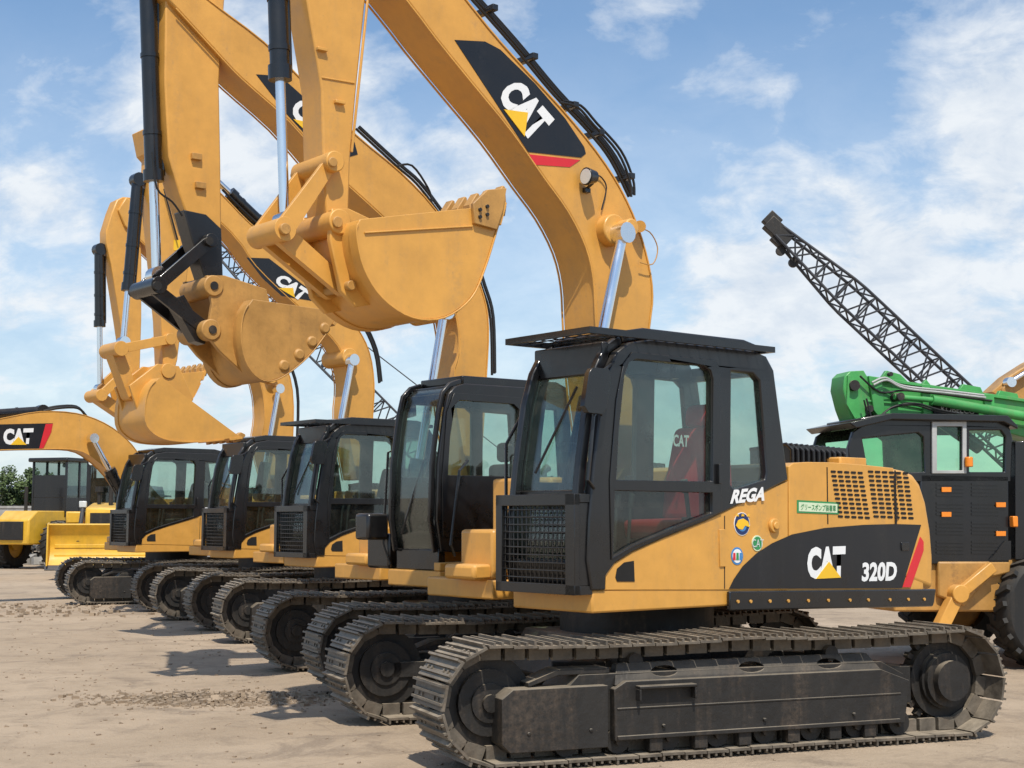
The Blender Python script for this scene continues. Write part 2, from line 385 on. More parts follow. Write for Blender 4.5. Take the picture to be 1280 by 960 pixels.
        disc(m1,SP+.001,946,679,.06,PGRN,root,'round_badge',.006); disc(m1,SP+.001,946,679,.05,GDEC,root,'round_badge_face',.008)
        text(m1,SP,[(939,674),(953,674),(953,684),(939,684)],'CAT',LENS,root,.0,'badge_motif',e=.012)
        disc(m1,SP+.001,921,695,.066,BLU,root,'round_badge',.004); disc(m1,SP+.001,921,695,.052,WHT,root,'round_badge_face',.006)
        for dx,c in ((-4,RED),(0,GDEC),(4,BLU)): decal(m1,SP+.001,[(921+dx-1.6,700),(921+dx-1.2,691),(921+dx+1.2,691),(921+dx+1.6,700)],c,root,'badge_motif',e=.009)
        c=m1.L(SP,966,657); add('latch',MB().cy(c[0],c[1],SP,SP+.03,.055,24).cy(c[0],c[1],SP+.03,SP+.045,.03,16),mat,hd,.006)
        c=m1.L(SP,902,685); add('hinge',MB().box(c[0]-.03,c[0]+.03,SP,SP+.012,c[1]-.14,c[1]+.14),mat,hd,.004)
        c=m1.L(SP,1130,683); add('latch',MB().box(c[0]-.05,c[0]+.05,SP+.004,SP+.016,c[1]-.035,c[1]+.035),BLK,hd,.004)
    return zt
CO=[(738,738),(733,700),(735,650),(741,580),(751,500),(760,462),(770,440),(786,428),(812,424),(938,438),(957,446),(966,463),(974,525),(984,600),(930,627),(880,652),(830,672),(790,690),(765,706),(757,717),(756,738)]
W1=[(792,449),(878,457),(886,463),(889,474),(888,602),(768,600),(771,540),(778,470),(784,453)]
W2=[(913,464),(940,467),(948,476),(957,590),(955,600),(917,612),(912,606)]
W3=[(766,613),(888,616),(888,641),(830,664),(790,681),(764,697)]
def cab_a(root,zt,rega=False,guard=False,mark=False):
    q=lambda pts,yl=SP:m1.P(yl,pts)
    out=q(CO); w=[q(W1),q(W2),q(W3)]
    x0=out[0][0]; xb=m1.L(SP,984,600)[0]
    far=[(x0,zt)]+out[1:14]+[(xb,zt)]
    front=out[0:8]; top=out[7:11]; rear=[(xb,zt)]+[out[13],out[12],out[11],out[10]]
    def frame():
        mb=MB(); mb.prism(out,SP-.06,SP+.012,w)
        mb.prism(far,CF-.01,CF+.04,[w[0],w[1]])
        mb.strip(top,-.09,CF+.04,SP-.06)
        mb.strip([front[0],front[1]],-.05,CF+.04,SP-.06)
        zz=m1.L(SP,737,617)[1]
        def fx(z):
            for a,b in zip(front,front[1:]):
                if a[1]<=z<=b[1]: return a[0]+(b[0]-a[0])*(z-a[1])/(b[1]-a[1])
            return front[-1][0]
        mb.box(fx(zz)-.06,fx(zz),CF+.04,SP-.06,zz-.03,zz+.03)
        z2=front[5][1]; mb.box(fx(z2)-.06,fx(z2)-.0,CF+.04,SP-.06,z2-.02,front[7][1]+.0)
        mb.box(xb,xb+.06,CF+.04,SP-.06,zt,1.95); mb.box(rear[-1][0]-.08,rear[-1][0]+.0,CF+.04,SP-.06,rear[-1][1]-.14,rear[-1][1]-.03)
        mb.box(xb,x0-.02,CF+.04,SP-.06,zt,zt+.06)
        for yy in (CF+.04,SP-.12): mb.strip(front[:8],-.07,yy,yy+.06)
        return mb
    c=add('cab',frame,BLK,root,.012,key='cabA')
    add('door',lambda:MB().prism(q([(762,700),(760,600),(768,500),(777,455),(788,440),(890,450),(898,460),(900,640),(830,668),(790,684)]),SP+.012,SP+.022,[w[0],q([(766,613),(888,616),(888,641),(830,664),(790,681),(764,697)])]).prism(q([(893,580),(897,580),(897,605),(893,605)]),SP+.022,SP+.05),BLK,c,.004,key='doorA')
    for i,ww in enumerate(w): add('window',(lambda ww=ww:MB().prism(ww,SP-.03,SP-.022)),DGLS if i==2 else GLS,c,key='winA%d'%i,smooth=0)
    for i,ww in enumerate(w[:2]): add('window',(lambda ww=ww:MB().prism(ww,CF+.01,CF+.018)),GLS,c,key='winF%d'%i,smooth=0)
    add('windshield',lambda:MB().strip([(p[0]-.02,p[1]) for p in front[:8]],-.008,CF+.1,SP-.12),GLS,c,key='wsA')
    add('rear_window',lambda:MB().strip([(rear[1][0]+.03,1.95),(rear[-1][0]+.03,rear[-1][1]-.1)],-.008,CF+.04,SP-.06),GLS,c,key='rwA')
    def seat():
        a=m1.L(.9,884,600); b=m1.L(.9,812,600); top_=m1.L(.9,860,518)[1]
        mb=MB(); xa,xc=a[0],b[0]
        mb.prism([(xa,1.5),(xc+.12,1.5),(xc+.14,1.64),(xa,1.66)],.72,1.16)
        mb.prism([(xa-.05,1.62),(xa+.36,1.64),(xa+.32,1.9),(xa+.2,top_-.1),(xa-.0,top_-.1)],.72,1.16)
        mb.prism([(xa+.03,top_-.1),(xa+.17,top_-.1),(xa+.14,top_+.08),(xa+.04,top_+.08)],.8,1.06); return mb
    add('seat',seat,REDC if mark else INT,c,.05,key='seatA%d'%mark,seg=3)
    if mark: text(m1,1.16,[(841,543),(861,544),(860,559),(841,558)],'CAT',WHT,c,.03,name='seat_lettering',e=.004)
    def console():
        mb=MB(); a=m1.L(.9,886,600)[0]
        mb.box(a,a+.6,1.18,1.26,1.5,1.66); mb.box(a,a+.6,.56,.66,1.5,1.74); mb.box(a+.05,a+.45,.7,1.1,zt,1.5)
        mb.tube([(a+.55,1.21,1.66),(a+.58,1.21,1.86)],.018,8); mb.tube([(a+.58,1.21,1.84),(a+.6,1.21,1.94)],.03,8)
        mb.tube([(a+.55,.61,1.72),(a+.58,.61,1.9)],.018,8); mb.tube([(a+.58,.61,1.88),(a+.6,.61,1.98)],.03,8)
        for yy in (.85,1.0): mb.tube([(a+1.0,yy,zt),(a+.95,yy,1.75)],.014,8); mb.tube([(a+.95,yy,1.73),(a+.93,yy,1.83)],.024,8)
        mb.box(a+1.0,a+1.08,.56,.72,1.85,2.08); mb.tube([(a+1.04,.62,1.3),(a+1.04,.62,1.86)],.02,8)
        return mb
    add('console',console,INT,c,.01,key='consA')
    def mir():
        mb=MB(); mb.prism(m1.P(SP+.12,[(733,466),(737,460),(757,461),(761,468),(755,512),(750,518),(732,516),(727,508)]),SP+.1,SP+.15)
        a=m1.V(SP+.12,745,470); b=m1.V(SP,768,452); mb.tube([a,b],.012,8); a=m1.V(SP+.12,743,500); b=m1.V(SP,752,520); mb.tube([a,b],.01,8); return mb
    add('mirror',mir,BLK,c,.01,key='mirA')
    add('handrail',lambda:MB().tube([m1.V(SP+.01,742,610),m1.V(SP+.08,735,600),m1.V(SP+.08,742,520),m1.V(SP+.01,749,512)],.013,8).tube([(1.42,CF-.02,1.2),(1.5,CF-.1,1.3),(1.5,CF-.1,2.2),(1.36,CF-.02,2.5)],.013,8),BLK,c,key='hrA')
    add('wiper',lambda:MB().tube([(front[3][0]+.02,.75,front[3][1]-.05),(front[5][0]+.025,1.05,front[5][1]-.1)],.01,6),BLK,c,key='wipA')
    def grille():
        mb=MB(); xf=m1.L(SP,718,640)[0]; z0=zt-.03; z1=m1.L(SP,718,617)[1]; ya,yb=CF-.02,SP
        for (a,b,cc,d) in ((ya,yb,z0,z0+.07),(ya,yb,z1-.08,z1),(ya,ya+.07,z0,z1),(yb-.1,yb,z0,z1)): mb.box(xf-.05,xf,a,b,cc,d)
        mb.box(x0-.02,xf-.05,yb-.03,yb,z0,z0+.06); mb.box(x0-.02,xf-.05,yb-.03,yb,z1-.06,z1); mb.box(x0-.02,xf-.05,ya,ya+.03,z1-.06,z1)
        mb.box(x0-.0,xf-.05,yb-.02,yb-.008,z0+.06,z1-.06)
        for k in range(1,16): y=ya+.03+k*(yb-ya-.1)/16; mb.tube([(xf-.03,y,z0),(xf-.03,y,z1)],.007,5)
        for k in range(1,13): z=z0+k*(z1-z0)/13; mb.tube([(xf-.025,ya,z),(xf-.025,yb,z)],.007,5)
        return mb
    add('front_grille',grille,BLK,c,.006,key='grA')
    if rega: text(m1,SP+.012,[(917,612),(959,608),(955,626),(912,630)],'REGA',WHT,c,.045,e=.004,name='cab_lettering')
    if guard:
        def gd():
            mb=MB(); a=m1.L(1.48,740,405); b=m1.L(1.48,969,433); z=(a[1]+b[1])/2-.01; xa,xbb=b[0],a[0]+.02; ya,yb=.55,1.48
            for (x,xx,y,yy) in ((xa,xbb,yb-.03,yb),(xa,xbb,ya,ya+.03),(xa,xa+.03,ya+.03,yb-.03),(xbb-.03,xbb,ya+.03,yb-.03)): mb.box(x,xx,y,yy,z-.045,z)
            n=18
            for k in range(1,n): x=xa+k*(xbb-xa)/n; mb.box(x-.011,x+.011,ya+.03,yb-.03,z-.022,z-.016)
            for k in range(1,7): y=ya+k*(yb-ya)/7; mb.box(xa+.03,xbb-.03,y-.008,y+.008,z-.028,z-.0225)
            for x in (xa+.25,xbb-.45):
                for y in (.65,1.25): mb.box(x-.03,x+.03,y-.03,y+.03,z-.2,z-.029)
            return mb
        add('roof_guard',gd,BLK,c,0,key='guard')
    return c
def cyl(root,m,a,b,ya,frac,rb,rr,bmat=BLK,name='hydraulic_cylinder'):
    A=m.V(ya,*a); B=m.V(ya,*b); Mi=A.lerp(B,frac)
    mb=MB().tube([A,Mi],rb,18); mb.tube([Mi-(Mi-A).normalized()*.09,Mi+(B-A).normalized()*.015],rb*1.2,18); mb.tube([A+Vector((0,-rb,0)),A+Vector((0,rb,0))],rb*1.25,14)
    d=(B-A).normalized(); nrm=Vector((d.z,0,-d.x))
    mb.tube([A+d*.1+nrm*rb*1.25,Mi-d*.05+nrm*rb*1.25],rb*.2,6)
    for f in (.3,.6,.85): mb.tube([A.lerp(Mi,f)-d*.02,A.lerp(Mi,f)+d*.02],rb*1.1,16)
    c=add(name,mb,bmat,root)
    add('piston_rod',MB().tube([Mi,B],rr,16).tube([B+Vector((0,-rb*.9,0)),B+Vector((0,rb*.9,0))],rr*1.9,14),CHR,c)
    return c
def boss(mb,m,yl,x,y,r,y0,y1):
    c=m.L(yl,x,y); mb.cy(c[0],c[1],y0,y1,r,24)
def bucket(root,m,path,yn,yf,mat,teeth=5,tl=.16):
    p=smoothpath(m.P(yn,path),4); A=MB(); cx=sum(a[0] for a in p)/len(p); cz=sum(a[1] for a in p)/len(p)
    t=Vector(p[len(p)//2+1])-Vector(p[len(p)//2-1]); nn=Vector((-t.y,t.x)); sgn=1 if nn.dot(Vector((cx,cz))-Vector(p[len(p)//2]))>0 else -1
    A.strip(p,.025*sgn,yf+.02,yn-.02)
    A.prism(p,yn-.03,yn); A.prism(p,yf,yf+.03)
    b=add('bucket',A,mat,root,.006)
    e=Vector(p[-1]); d=(Vector(p[-1])-Vector(p[-4])).normalized(); nd=Vector((-d.y,d.x))*sgn
    add('cutting_edge',MB().strip([tuple(e-d*.16),tuple(e+d*.03)],-.03*sgn,yf-.01,yn+.01),mat,b,.004)
    add('wear_band',MB().strip(p[2:-3],-.012*sgn,yn-.09,yn+.012).strip(p[2:-3],-.012*sgn,yf-.012,yf+.09),mat,b,.004)
    for k in range(teeth):
        y=yf+.07+(yn-yf-.14)*k/(teeth-1)
        a=e-d*.06-nd*.04; c=e+d*tl+nd*.01
        add('tooth',MB().prism([tuple(a-nd*.03),tuple(a+nd*.06),tuple(e+d*.04+nd*.06),tuple(c+nd*.012),tuple(c-nd*.012),tuple(e+d*.02-nd*.06)],y-.045,y+.045),YEL2,b,.008)
    return b
def ears(b,m,pts,mat,ys=(.17,.22)):
    for s in (1,-1): add('hinge_plate',MB().prism(m.P(ys[0],pts),min(s*ys[0],s*ys[1]),max(s*ys[0],s*ys[1])),mat,b,.008)
BH=.2
def boom(root,m,out,hw=BH,mat=YEL): return add('boom',MB().prism(m.P(hw,out),-hw,hw),mat,root,.018)
def curve_px(pts,n=3): return [(p[0],p[1]) for p in smoothpath(pts,n)]
def hoses(root,m,px,yls,r=.016,parent=None,mat=HOSE):
    for yl,dx,dy in yls: add('hydraulic_hose',MB().tube([m.V(yl,x+dx,y+dy) for x,y in smoothpath(px,4)],r,8),mat,parent or root)
def flange(m,up,lo,hw,parent,mat):
    mb=MB()
    for path,sg in ((up,1),(lo,-1)):
        p=m.P(hw,path)
        for y0,y1 in ((hw-.004,hw+.01),(-hw-.01,-hw+.004)): mb.strip(p,.014*sg,y0,y1)
    add('boom_flange',mb,mat,parent,.003)
def sh(pts,f): return [(x+f(y),y) for x,y in pts]
G='yellow excavators parked side by side in a row'
roots=[]
LB=['nearest yellow excavator, red seat in its cab and round stickers on its side panel',
 'second nearest yellow excavator, boxy black cab without roof guard, black painted bucket linkage',
 'third nearest yellow excavator of the row, roof guard over its small black cab',
 'fourth nearest yellow excavator of the row, upright arm at the far left behind another arm',
 'farthest yellow excavator of the row, boom lowered level toward the left edge']
for i,m in enumerate(MS):
    r=thing('excavator',LB[i],'excavator',(m.C.x,m.C.y,0),m.a,G); roots.append(r)
    zt=base(r,m,-R(17),((.08,.46),(-.1,.08),(0,0),(0,0),(0,0))[i],mark=(i==0),kind='b' if i==1 else 'a')
    if i!=1: cab_a(r,zt,rega=(i in (0,4)),guard=(i in (0,2)),mark=(i==0))
def cab_b(root,m,zt):
    q=lambda p,yl=SP:m.P(yl,p); fy=.55
    out=q([(552,690),(546,650),(548,580),(556,515),(561,492),(569,483),(582,479),(700,487),(712,494),(715,560),(716,690)])
    w1=q([(574,500),(641,505),(648,512),(648,596),(559,594),(562,545),(568,506)]); w2=q([(662,510),(695,513),(700,596),(662,596)])
    front=out[:7]
    def fr():
        mb=MB().prism(out,SP-.05,SP,[w1,w2]).prism(out,fy,fy+.05,[w1,w2]); mb.strip(out[6:9],-.08,fy+.05,SP-.05)
        for yy in (fy+.05,SP-.09): mb.strip(front,-.05,yy,yy+.04)
        mb.box(out[0][0]-.08,out[0][0],fy+.05,SP-.05,zt,1.36); mb.box(out[5][0]-.08,out[5][0]-.01,fy+.05,SP-.05,out[5][1]-.05,out[5][1]+.02)
        mb.box(out[-1][0],out[-1][0]+.06,fy+.05,SP-.05,zt,2.0); mb.box(out[-1][0],out[0][0]-.02,fy+.05,SP-.05,zt,zt+.06)
        return mb
    c=add('cab',fr(),BLK,root,.014,seg=3)
    add('door',MB().prism(q([(553,672),(552,600),(558,515),(567,491),(650,497),(656,504),(656,672)]),SP,SP+.012,[w1]).tube([m.V(SP+.02,652,610),m.V(SP+.06,652,606),m.V(SP+.06,652,570),m.V(SP+.02,652,566)],.012,8),BLK,c,.004)
    for ww in (w1,w2): add('window',MB().prism(ww,SP-.03,SP-.022),GLS,c,smooth=0); add('window',MB().prism(ww,fy+.02,fy+.028),GLS,c,smooth=0)
    add('windshield',MB().strip([(p[0]-.02,p[1]) for p in front if p[1]>1.3],-.008,fy+.09,SP-.09),GLS,c)
    add('seat',MB().box(.35,.8,.7,1.1,1.45,1.6).box(.3,.42,.7,1.1,1.6,2.2).box(.32,.4,.8,1.0,2.22,2.42),INT,c,.04)
    add('console',MB().box(.4,.95,1.12,1.22,1.4,1.7).box(.4,.95,.6,.68,1.4,1.7).tube([(1.2,.8,1.2),(1.15,.8,1.8)],.015,8),INT,c,.01)
    add('handrail',MB().tube([(1.35,1.38,1.3),(1.45,1.45,1.4),(1.35,1.45,2.1),(1.2,1.38,2.2)],.015,8).tube([(1.5,fy-.03,1.2),(1.55,fy-.08,1.4),(1.5,fy-.08,2.3),(1.4,fy-.02,2.35)],.013,8),BLK,c)
    add('wiper',MB().tube([(front[1][0]+.02,.8,1.5),(front[3][0]+.03,1.05,2.2)],.01,6),BLK,c)
    add('mirror',MB().prism(q([(508,497),(520,495),(521,520),(509,523)],.55),.5,.55),BLK,c,.01)
    add('lamp_box',MB().plan([(1.5,.26),(1.75,.26),(1.75,.5),(1.5,.5)],1.44,1.7).plan([(1.0,.1),(1.5,.1),(1.5,.5),(1.0,.5)],zt,1.5),BLK,root,.03)
    add('side_skirt',MB().box(-1.0,1.5,SP-.1,SP+.001,zt,zt+.08),YEL,root,.01)
cab_b(roots[1],MS[1],zt)
# ------------------------------------------------------------------ machine 1 arm
m=MS[0]; r=roots[0]
up=curve_px([(440,-188),(585,2),(640,68),(700,133),(745,188),(775,234),(797,282),(811,330),(816,370),(812,410),(800,520),(785,610)])
lo=curve_px([(770,610),(752,500),(745,400),(742,350),(732,308),(710,264),(680,222),(640,165),(592,106),(545,48),(510,2),(405,-128)])
b=boom(r,m,[(410,-185)]+up+lo+[(390,-158)]); flange(m,up[1:],lo[:-1],BH,b,YEL)
decal(m,BH,[(568,50),(606,52),(625,62),(668,104),(706,148),(730,184),(732,192),(726,197),(660,190)],BDEC,b,'boom_decal')
decal(m,BH,[(661,193),(725,200),(712,209),(669,206)],RED,b,'boom_red_stripe')
text(m,BH,[(648,97),(693,149),(664,181),(619,119)],'CAT',WHT,b,.06)
decal(m,BH,[(629,137),(655,171),(659,141)],TRI,b,'logo_triangle',e=.011)
mb=MB(); boss(mb,m,.3,770,287,.13,-.3,.30); add('pin_boss',mb,YEL,b,.012); mb=MB(); boss(mb,m,.3,778,287,.075,-.4,.42); add('pin_boss',mb,YEL,b,.012)
add('pin_boss',MB().tube([m.V(.22,800,283),m.V(.3,800,283)],.05,16),YEL,b)
for s in (.36,-.36): cyl(r,m,(705,660),(778,292),s,.42,.075,.045)
hoses(r,m,[(585,-6),(640,56),(690,116),(735,164),(763,200),(786,246)],[(.0,5,-3),(.07,3,-2),(-.07,7,-4),(.13,0,0)],.012,parent=b)
hoses(r,m,[(700,128),(722,134),(742,156),(772,190),(787,225),(789,246)],[(.16,0,0),(.1,4,-2)],.011,parent=b)
hoses(r,m,[(795,285),(812,290),(822,310),(816,330),(800,328)],[(.25,0,0)],.005,parent=b,mat=YEL2)
hoses(r,m,[(752,262),(758,235),(752,222),(744,218)],[(.22,0,0)],.006,parent=b)
mb=MB()
for x,y in ((603,16),(653,76),(704,136),(736,170),(774,224)):
    c=m.L(.0,x,y); mb.obox((c[0],0,c[1]),Vector((.028,0,0)),Vector((0,.17,0)),Vector((0,0,.025)))
add('hose_clamp',mb,BLK,b,.006)
c=m.V(.3,738,220); wl=add('work_lamp',MB().tube([c+Vector((-.05,0,0)),c+Vector((.05,0,-.01))],.05,20,.075).tube([c+Vector((-.03,0,-.05)),c+Vector((-.03,-.09,-.09))],.014,8).obox(c+Vector((-.03,-.08,-.1)),Vector((.03,0,0)),Vector((0,.02,0)),Vector((0,0,.02))),BLK,b,.008)
add('lamp_lens',MB().tube([c+Vector((.05,0,-.01)),c+Vector((.056,0,-.01))],.062,20),LENS,wl)
st=add('stick',MB().prism(m.P(.15,[(430,-215),(395,-190),(382,-60),(384,0),(394,60),(402,110),(404,190),(406,235),(410,282),(415,292),(428,292),(436,280),(438,200),(445,120),(457,0),(468,-90),(466,-180)]),-.13,.15),YEL,r,.015)
mb=MB()
for x,y,rad in ((415,203,.075),(421,278,.09)): boss(mb,m,.2,x,y,rad,-.25,.25)
add('pin_boss',mb,YEL,st,.008)
mb=MB()
for x,y in ((402,62),(424,128)): c=m.V(.16,x,y); mb.obox(c,Vector((.04,0,0)),Vector((0,.022,0)),Vector((0,0,.012)))
add('bracket',mb,YEL,st,.004)
add('weld_rib',MB().strip(m.P(.15,[(443,105),(402,98)]),.013,.145,.158).strip(m.P(.15,[(438,190),(447,105),(458,0)]),.018,.145,.16),YEL,st,.004)
mb=MB()
for x,y,rad in ((415,203,.035),(421,278,.04),(438,357,.035)): boss(mb,m,.25,x,y,rad,-.27,.27)
boss(mb,m,.23,357,286,.04,-.21,.235)
add('pin',mb,YEL2,st,.005)
lk=MB()
for s in (1,-1):
    y0,y1=sorted((s*.155,s*.195)); lk.link(m.L(.2,357,286),m.L(.2,415,203),.07,.05,y0,y1)
for s in (1,-1):
    y0,y1=sorted((s*.06,s*.12)); lk.link(m.L(.2,357,286),m.L(.2,438,357),.075,.065,y0,y1)
lk.link(m.L(.1,375,300),m.L(.1,420,340),.03,.03,-.06,.06)
boss(lk,m,.2,357,286,.085,-.2,.2)
add('bucket_link',lk,YEL,r,.012)
cyl(r,m,(342,-150),(356,276),0,.585,.07,.036)
bk=bucket(r,m,[(450,274),(446,292),(455,335),(478,372),(515,396),(555,396),(588,372),(605,335),(619,290),(628,256)],.42,-.36,YEL,5)
ears(bk,m,[(410,262),(432,262),(470,280),(500,330),(470,380),(440,385),(422,365),(408,300)],YEL)
add('side_cutter',MB().prism(m.P(.42,[(588,255),(606,238),(630,236),(626,262),(618,288),(590,280)]),.42,.455),YEL2,bk,.006)
mb=MB()
for x,y in ((600,262),(609,258),(600,271),(609,268)): boss(mb,m,.46,x,y,.014,.45,.47)
add('bolt',mb,DBLK,bk)
add('weld_rib',MB().strip(m.P(.42,[(455,290),(590,282)]),.012,.42,.434),YEL,bk,.004)
# ------------------------------------------------------------------ machine 2 arm
m=MS[1]; r=roots[1]
f2=lambda y:12 if y<180 else (12+(y-180)*.08 if y<330 else 26)
up=curve_px([(180,-70),(262,0),(330,52),(390,112),(445,168),(500,214),(545,262),(588,330),(605,370),(611,410),(608,475),(600,600)])
lo=curve_px(sh([(560,600),(542,480),(548,440),(545,400),(528,352),(492,305),(440,252),(400,212),(350,152),(290,98),(256,62),(190,-10)],f2))
b=boom(r,m,up+lo); flange(m,up[1:],lo[:-1],BH,b,YEL)
decal(m,BH,[(320,93),(350,95),(443,178),(447,193),(430,198),(404,193),(356,140)],BDEC,b,'boom_decal')
text(m,BH,[(378,120),(424,163),(406,186),(360,140)],'CAT',WHT,b,.06)
decal(m,BH,[(366,149),(394,176),(393,155)],TRI,b,'logo_triangle',e=.011)
hoses(r,m,[(445,162),(495,208),(520,230),(545,262),(588,324),(603,362),(613,400),(615,470)],[(.0,3,-3),(.1,0,-1),(-.1,4,-4)],.014,parent=b)
hoses(r,m,[(495,208),(515,207),(535,235),(540,252)],[(.1,0,0)],.012,parent=b)
for rad,y0,y1 in ((.13,-.3,.3),(.07,-.42,.42)):
    mb=MB(); boss(mb,m,.3,560,385,rad,y0,y1); add('pin_boss',mb,YEL,b,.012)
for s in (.36,-.36): cyl(r,m,(510,660),(555,390),s,.3,.08,.045)
st=add('stick',MB().prism(m.P(.15,[(240,-160),(225,-140),(208,-60),(206,100),(211,195),(224,240),(240,290),(262,290),(277,290),(276,200),(274,100),(285,-60),(275,-130)]),-.13,.15),YEL,r,.015)
add('stick_end',MB().prism(m.P(.17,[(230,262),(258,268),(277,286),(279,345),(272,368),(262,366),(252,335),(240,300)]),-.05,.17),BLK,st,.01)
mb=MB()
for x,y in ((245,196),(250,232)): c=m.V(.16,x,y); mb.obox(c,Vector((.05,0,0)),Vector((0,.03,0)),Vector((0,0,.03)))
add('bracket',mb,YEL2,st,.004)
lk=MB()
for s in (1,-1):
    y0,y1=sorted((s*.19,s*.23)); lk.link(m.L(.2,197,357),m.L(.2,262,301),.055,.055,y0,y1)
    lk.link(m.L(.2,197,360),m.L(.2,262,412),.06,.065,min(s*.12,s*.16),max(s*.12,s*.16))
lk.prism(m.P(.18,[(216,374),(232,368),(262,420),(258,430),(246,426)]),.0,.15)
boss(lk,m,.2,197,357,.08,-.24,.24); boss(lk,m,.2,262,301,.065,-.25,.25); boss(lk,m,.2,262,412,.075,-.19,.19)
add('bucket_link',lk,BLK,r,.012)
mb=MB()
for x,y in ((197,357),(262,301),(268,357),(266,412)): boss(mb,m,.27,x,y,.04,-.275,.275)
add('pin',mb,DBLK,st)
cyl(r,m,(180,-160),(196,345),0,.765,.08,.045)
hoses(r,m,[(190,190),(196,235),(215,252),(228,270)],[(.2,0,0)],.01,parent=st)
bk=bucket(r,m,[(316,374),(305,393),(302,425),(310,457),(329,475),(352,471),(384,446),(406,418),(426,390)],.42,-.38,YEL2,5,tl=.1)
ears(bk,m,[(255,345),(278,345),(330,362),(345,420),(300,466),(272,440),(256,420),(262,380)],YEL2,(.2,.25))
for x,y in ((408,410),(392,427),(376,443),(357,457)):
    c=m.L(.45,x,y); add('wear_shroud',MB().cy(c[0],c[1],.34,.44,.058,14),YEL2,bk,.02)
mb=MB(); boss(mb,m,.27,268,357,.1,-.265,.265); boss(mb,m,.27,265,412,.1,-.265,.265); add('pin_boss',mb,YEL2,bk,.01)
# ------------------------------------------------------------------ machine 3 arm
m=MS[2]; r=roots[2]
f3=lambda y:8 if y<350 else 17
up=curve_px([(180,160),(225,193),(275,240),(310,276),(348,308),(388,342),(420,376),(446,408),(462,440),(468,480),(466,525),(462,600)])
lo=curve_px(sh([(430,600),(418,525),(420,480),(411,442),(388,412),(350,378),(312,332),(282,292),(205,220)],f3))
b=boom(r,m,up+lo+[(186,190)]); flange(m,up[1:],lo[:-1],BH,b,YEL)
decal(m,BH,[(308,322),(336,323),(384,360),(390,376),(352,370),(328,348)],BDEC,b,'boom_decal')
text(m,BH,[(353,342),(388,364),(376,378),(341,352)],'CAT',WHT,b,.06)
decal(m,BH,[(348,360),(368,372),(366,360)],TRI,b,'logo_triangle',e=.011)
hoses(r,m,[(278,238),(312,272),(350,304),(390,338),(424,370),(450,402),(468,440),(474,480)],[(.0,1,-2),(.1,0,-1),(-.1,3,-3)],.018,parent=b)
cyl(r,m,(372,322),(250,206),0,.7,.08,.045)
mb=MB(); boss(mb,m,.3,438,446,.13,-.3,.3); add('pin_boss',mb,YEL,b,.012)
for s in (.36,-.36): cyl(r,m,(405,640),(440,450),s,.3,.08,.045)
st=add('stick',MB().prism(m.P(.15,[(200,165),(188,185),(186,240),(194,320),(202,400),(204,450),(206,470),(216,472),(222,450),(228,400),(237,320),(238,250),(222,180)]),-.13,.15),YEL,r,.015)
lk=MB()
lk.link(m.L(.2,150,436),m.L(.2,212,424),.06,.06,-.24,-.18); lk.link(m.L(.2,150,436),m.L(.2,212,424),.06,.06,.18,.24)
lk.link(m.L(.2,150,438),m.L(.2,170,492),.08,.08,-.12,.12); boss(lk,m,.2,150,436,.1,-.25,.25); boss(lk,m,.2,212,424,.08,-.25,.25); boss(lk,m,.2,208,464,.1,-.27,.27)
add('bucket_link',lk,YEL,r,.012)
cyl(r,m,(172,225),(154,428),0,.68,.075,.04)
hoses(r,m,[(205,236),(214,270),(222,300)],[(.2,0,0)],.012,parent=st)
decal(m,.15,[(217,300),(225,300),(225,313),(217,313)],TRI,st,'sticker')
bk=bucket(r,m,[(200,472),(188,484),(182,505),(184,532),(205,548),(240,552),(272,550),(300,546)],.5,-.42,YEL,5,tl=.1)
ears(bk,m,[(160,482),(195,455),(222,458),(240,500),(210,530),(172,520)],YEL,(.2,.25))
# ------------------------------------------------------------------ machine 4 arm
m=MS[3]; r=roots[3]
up=curve_px([(158,246),(205,285),(260,338),(318,398),(352,446),(366,488),(366,555),(360,610)])
lo=curve_px([(342,610),(328,555),(331,520),(326,480),(304,432),(250,374),(198,322),(156,282)])
b=boom(r,m,up+lo+[(148,262)]); flange(m,up[1:],lo[:-1],BH,b,YEL)
mb=MB(); boss(mb,m,.3,340,470,.13,-.3,.3); add('pin_boss',mb,YEL,b,.012)
for s in (.36,-.36): cyl(r,m,(325,620),(348,486),s,.3,.08,.045)
hoses(r,m,[(262,335),(318,394),(354,442),(371,488),(371,550)],[(.0,1,-2),(.1,0,-1)],.02,parent=b)
st=add('stick',MB().prism(m.P(.15,[(154,246),(146,250),(140,265),(133,288),(133,302),(139,330),(150,400),(158,455),(162,478),(170,480),(175,462),(177,400),(177,320),(173,262),(166,247)]),-.13,.15),YEL,r,.015)
cyl(r,m,(124,312),(125,486),0,.55,.08,.045)
lk=MB(); lk.link(m.L(.2,126,494),m.L(.2,160,462),.07,.07,-.24,-.18); lk.link(m.L(.2,126,494),m.L(.2,160,462),.07,.07,.18,.24); lk.link(m.L(.2,126,494),m.L(.2,158,516),.09,.09,-.12,.12); boss(lk,m,.2,126,494,.1,-.25,.25)
add('bucket_link',lk,YEL,r,.012)
bk=bucket(r,m,[(184,470),(180,490),(188,512),(212,516),(236,503),(248,484),(256,464)],.5,-.45,YEL,5)
ears(bk,m,[(148,475),(175,462),(200,480),(195,515),(160,525)],YEL,(.2,.25))
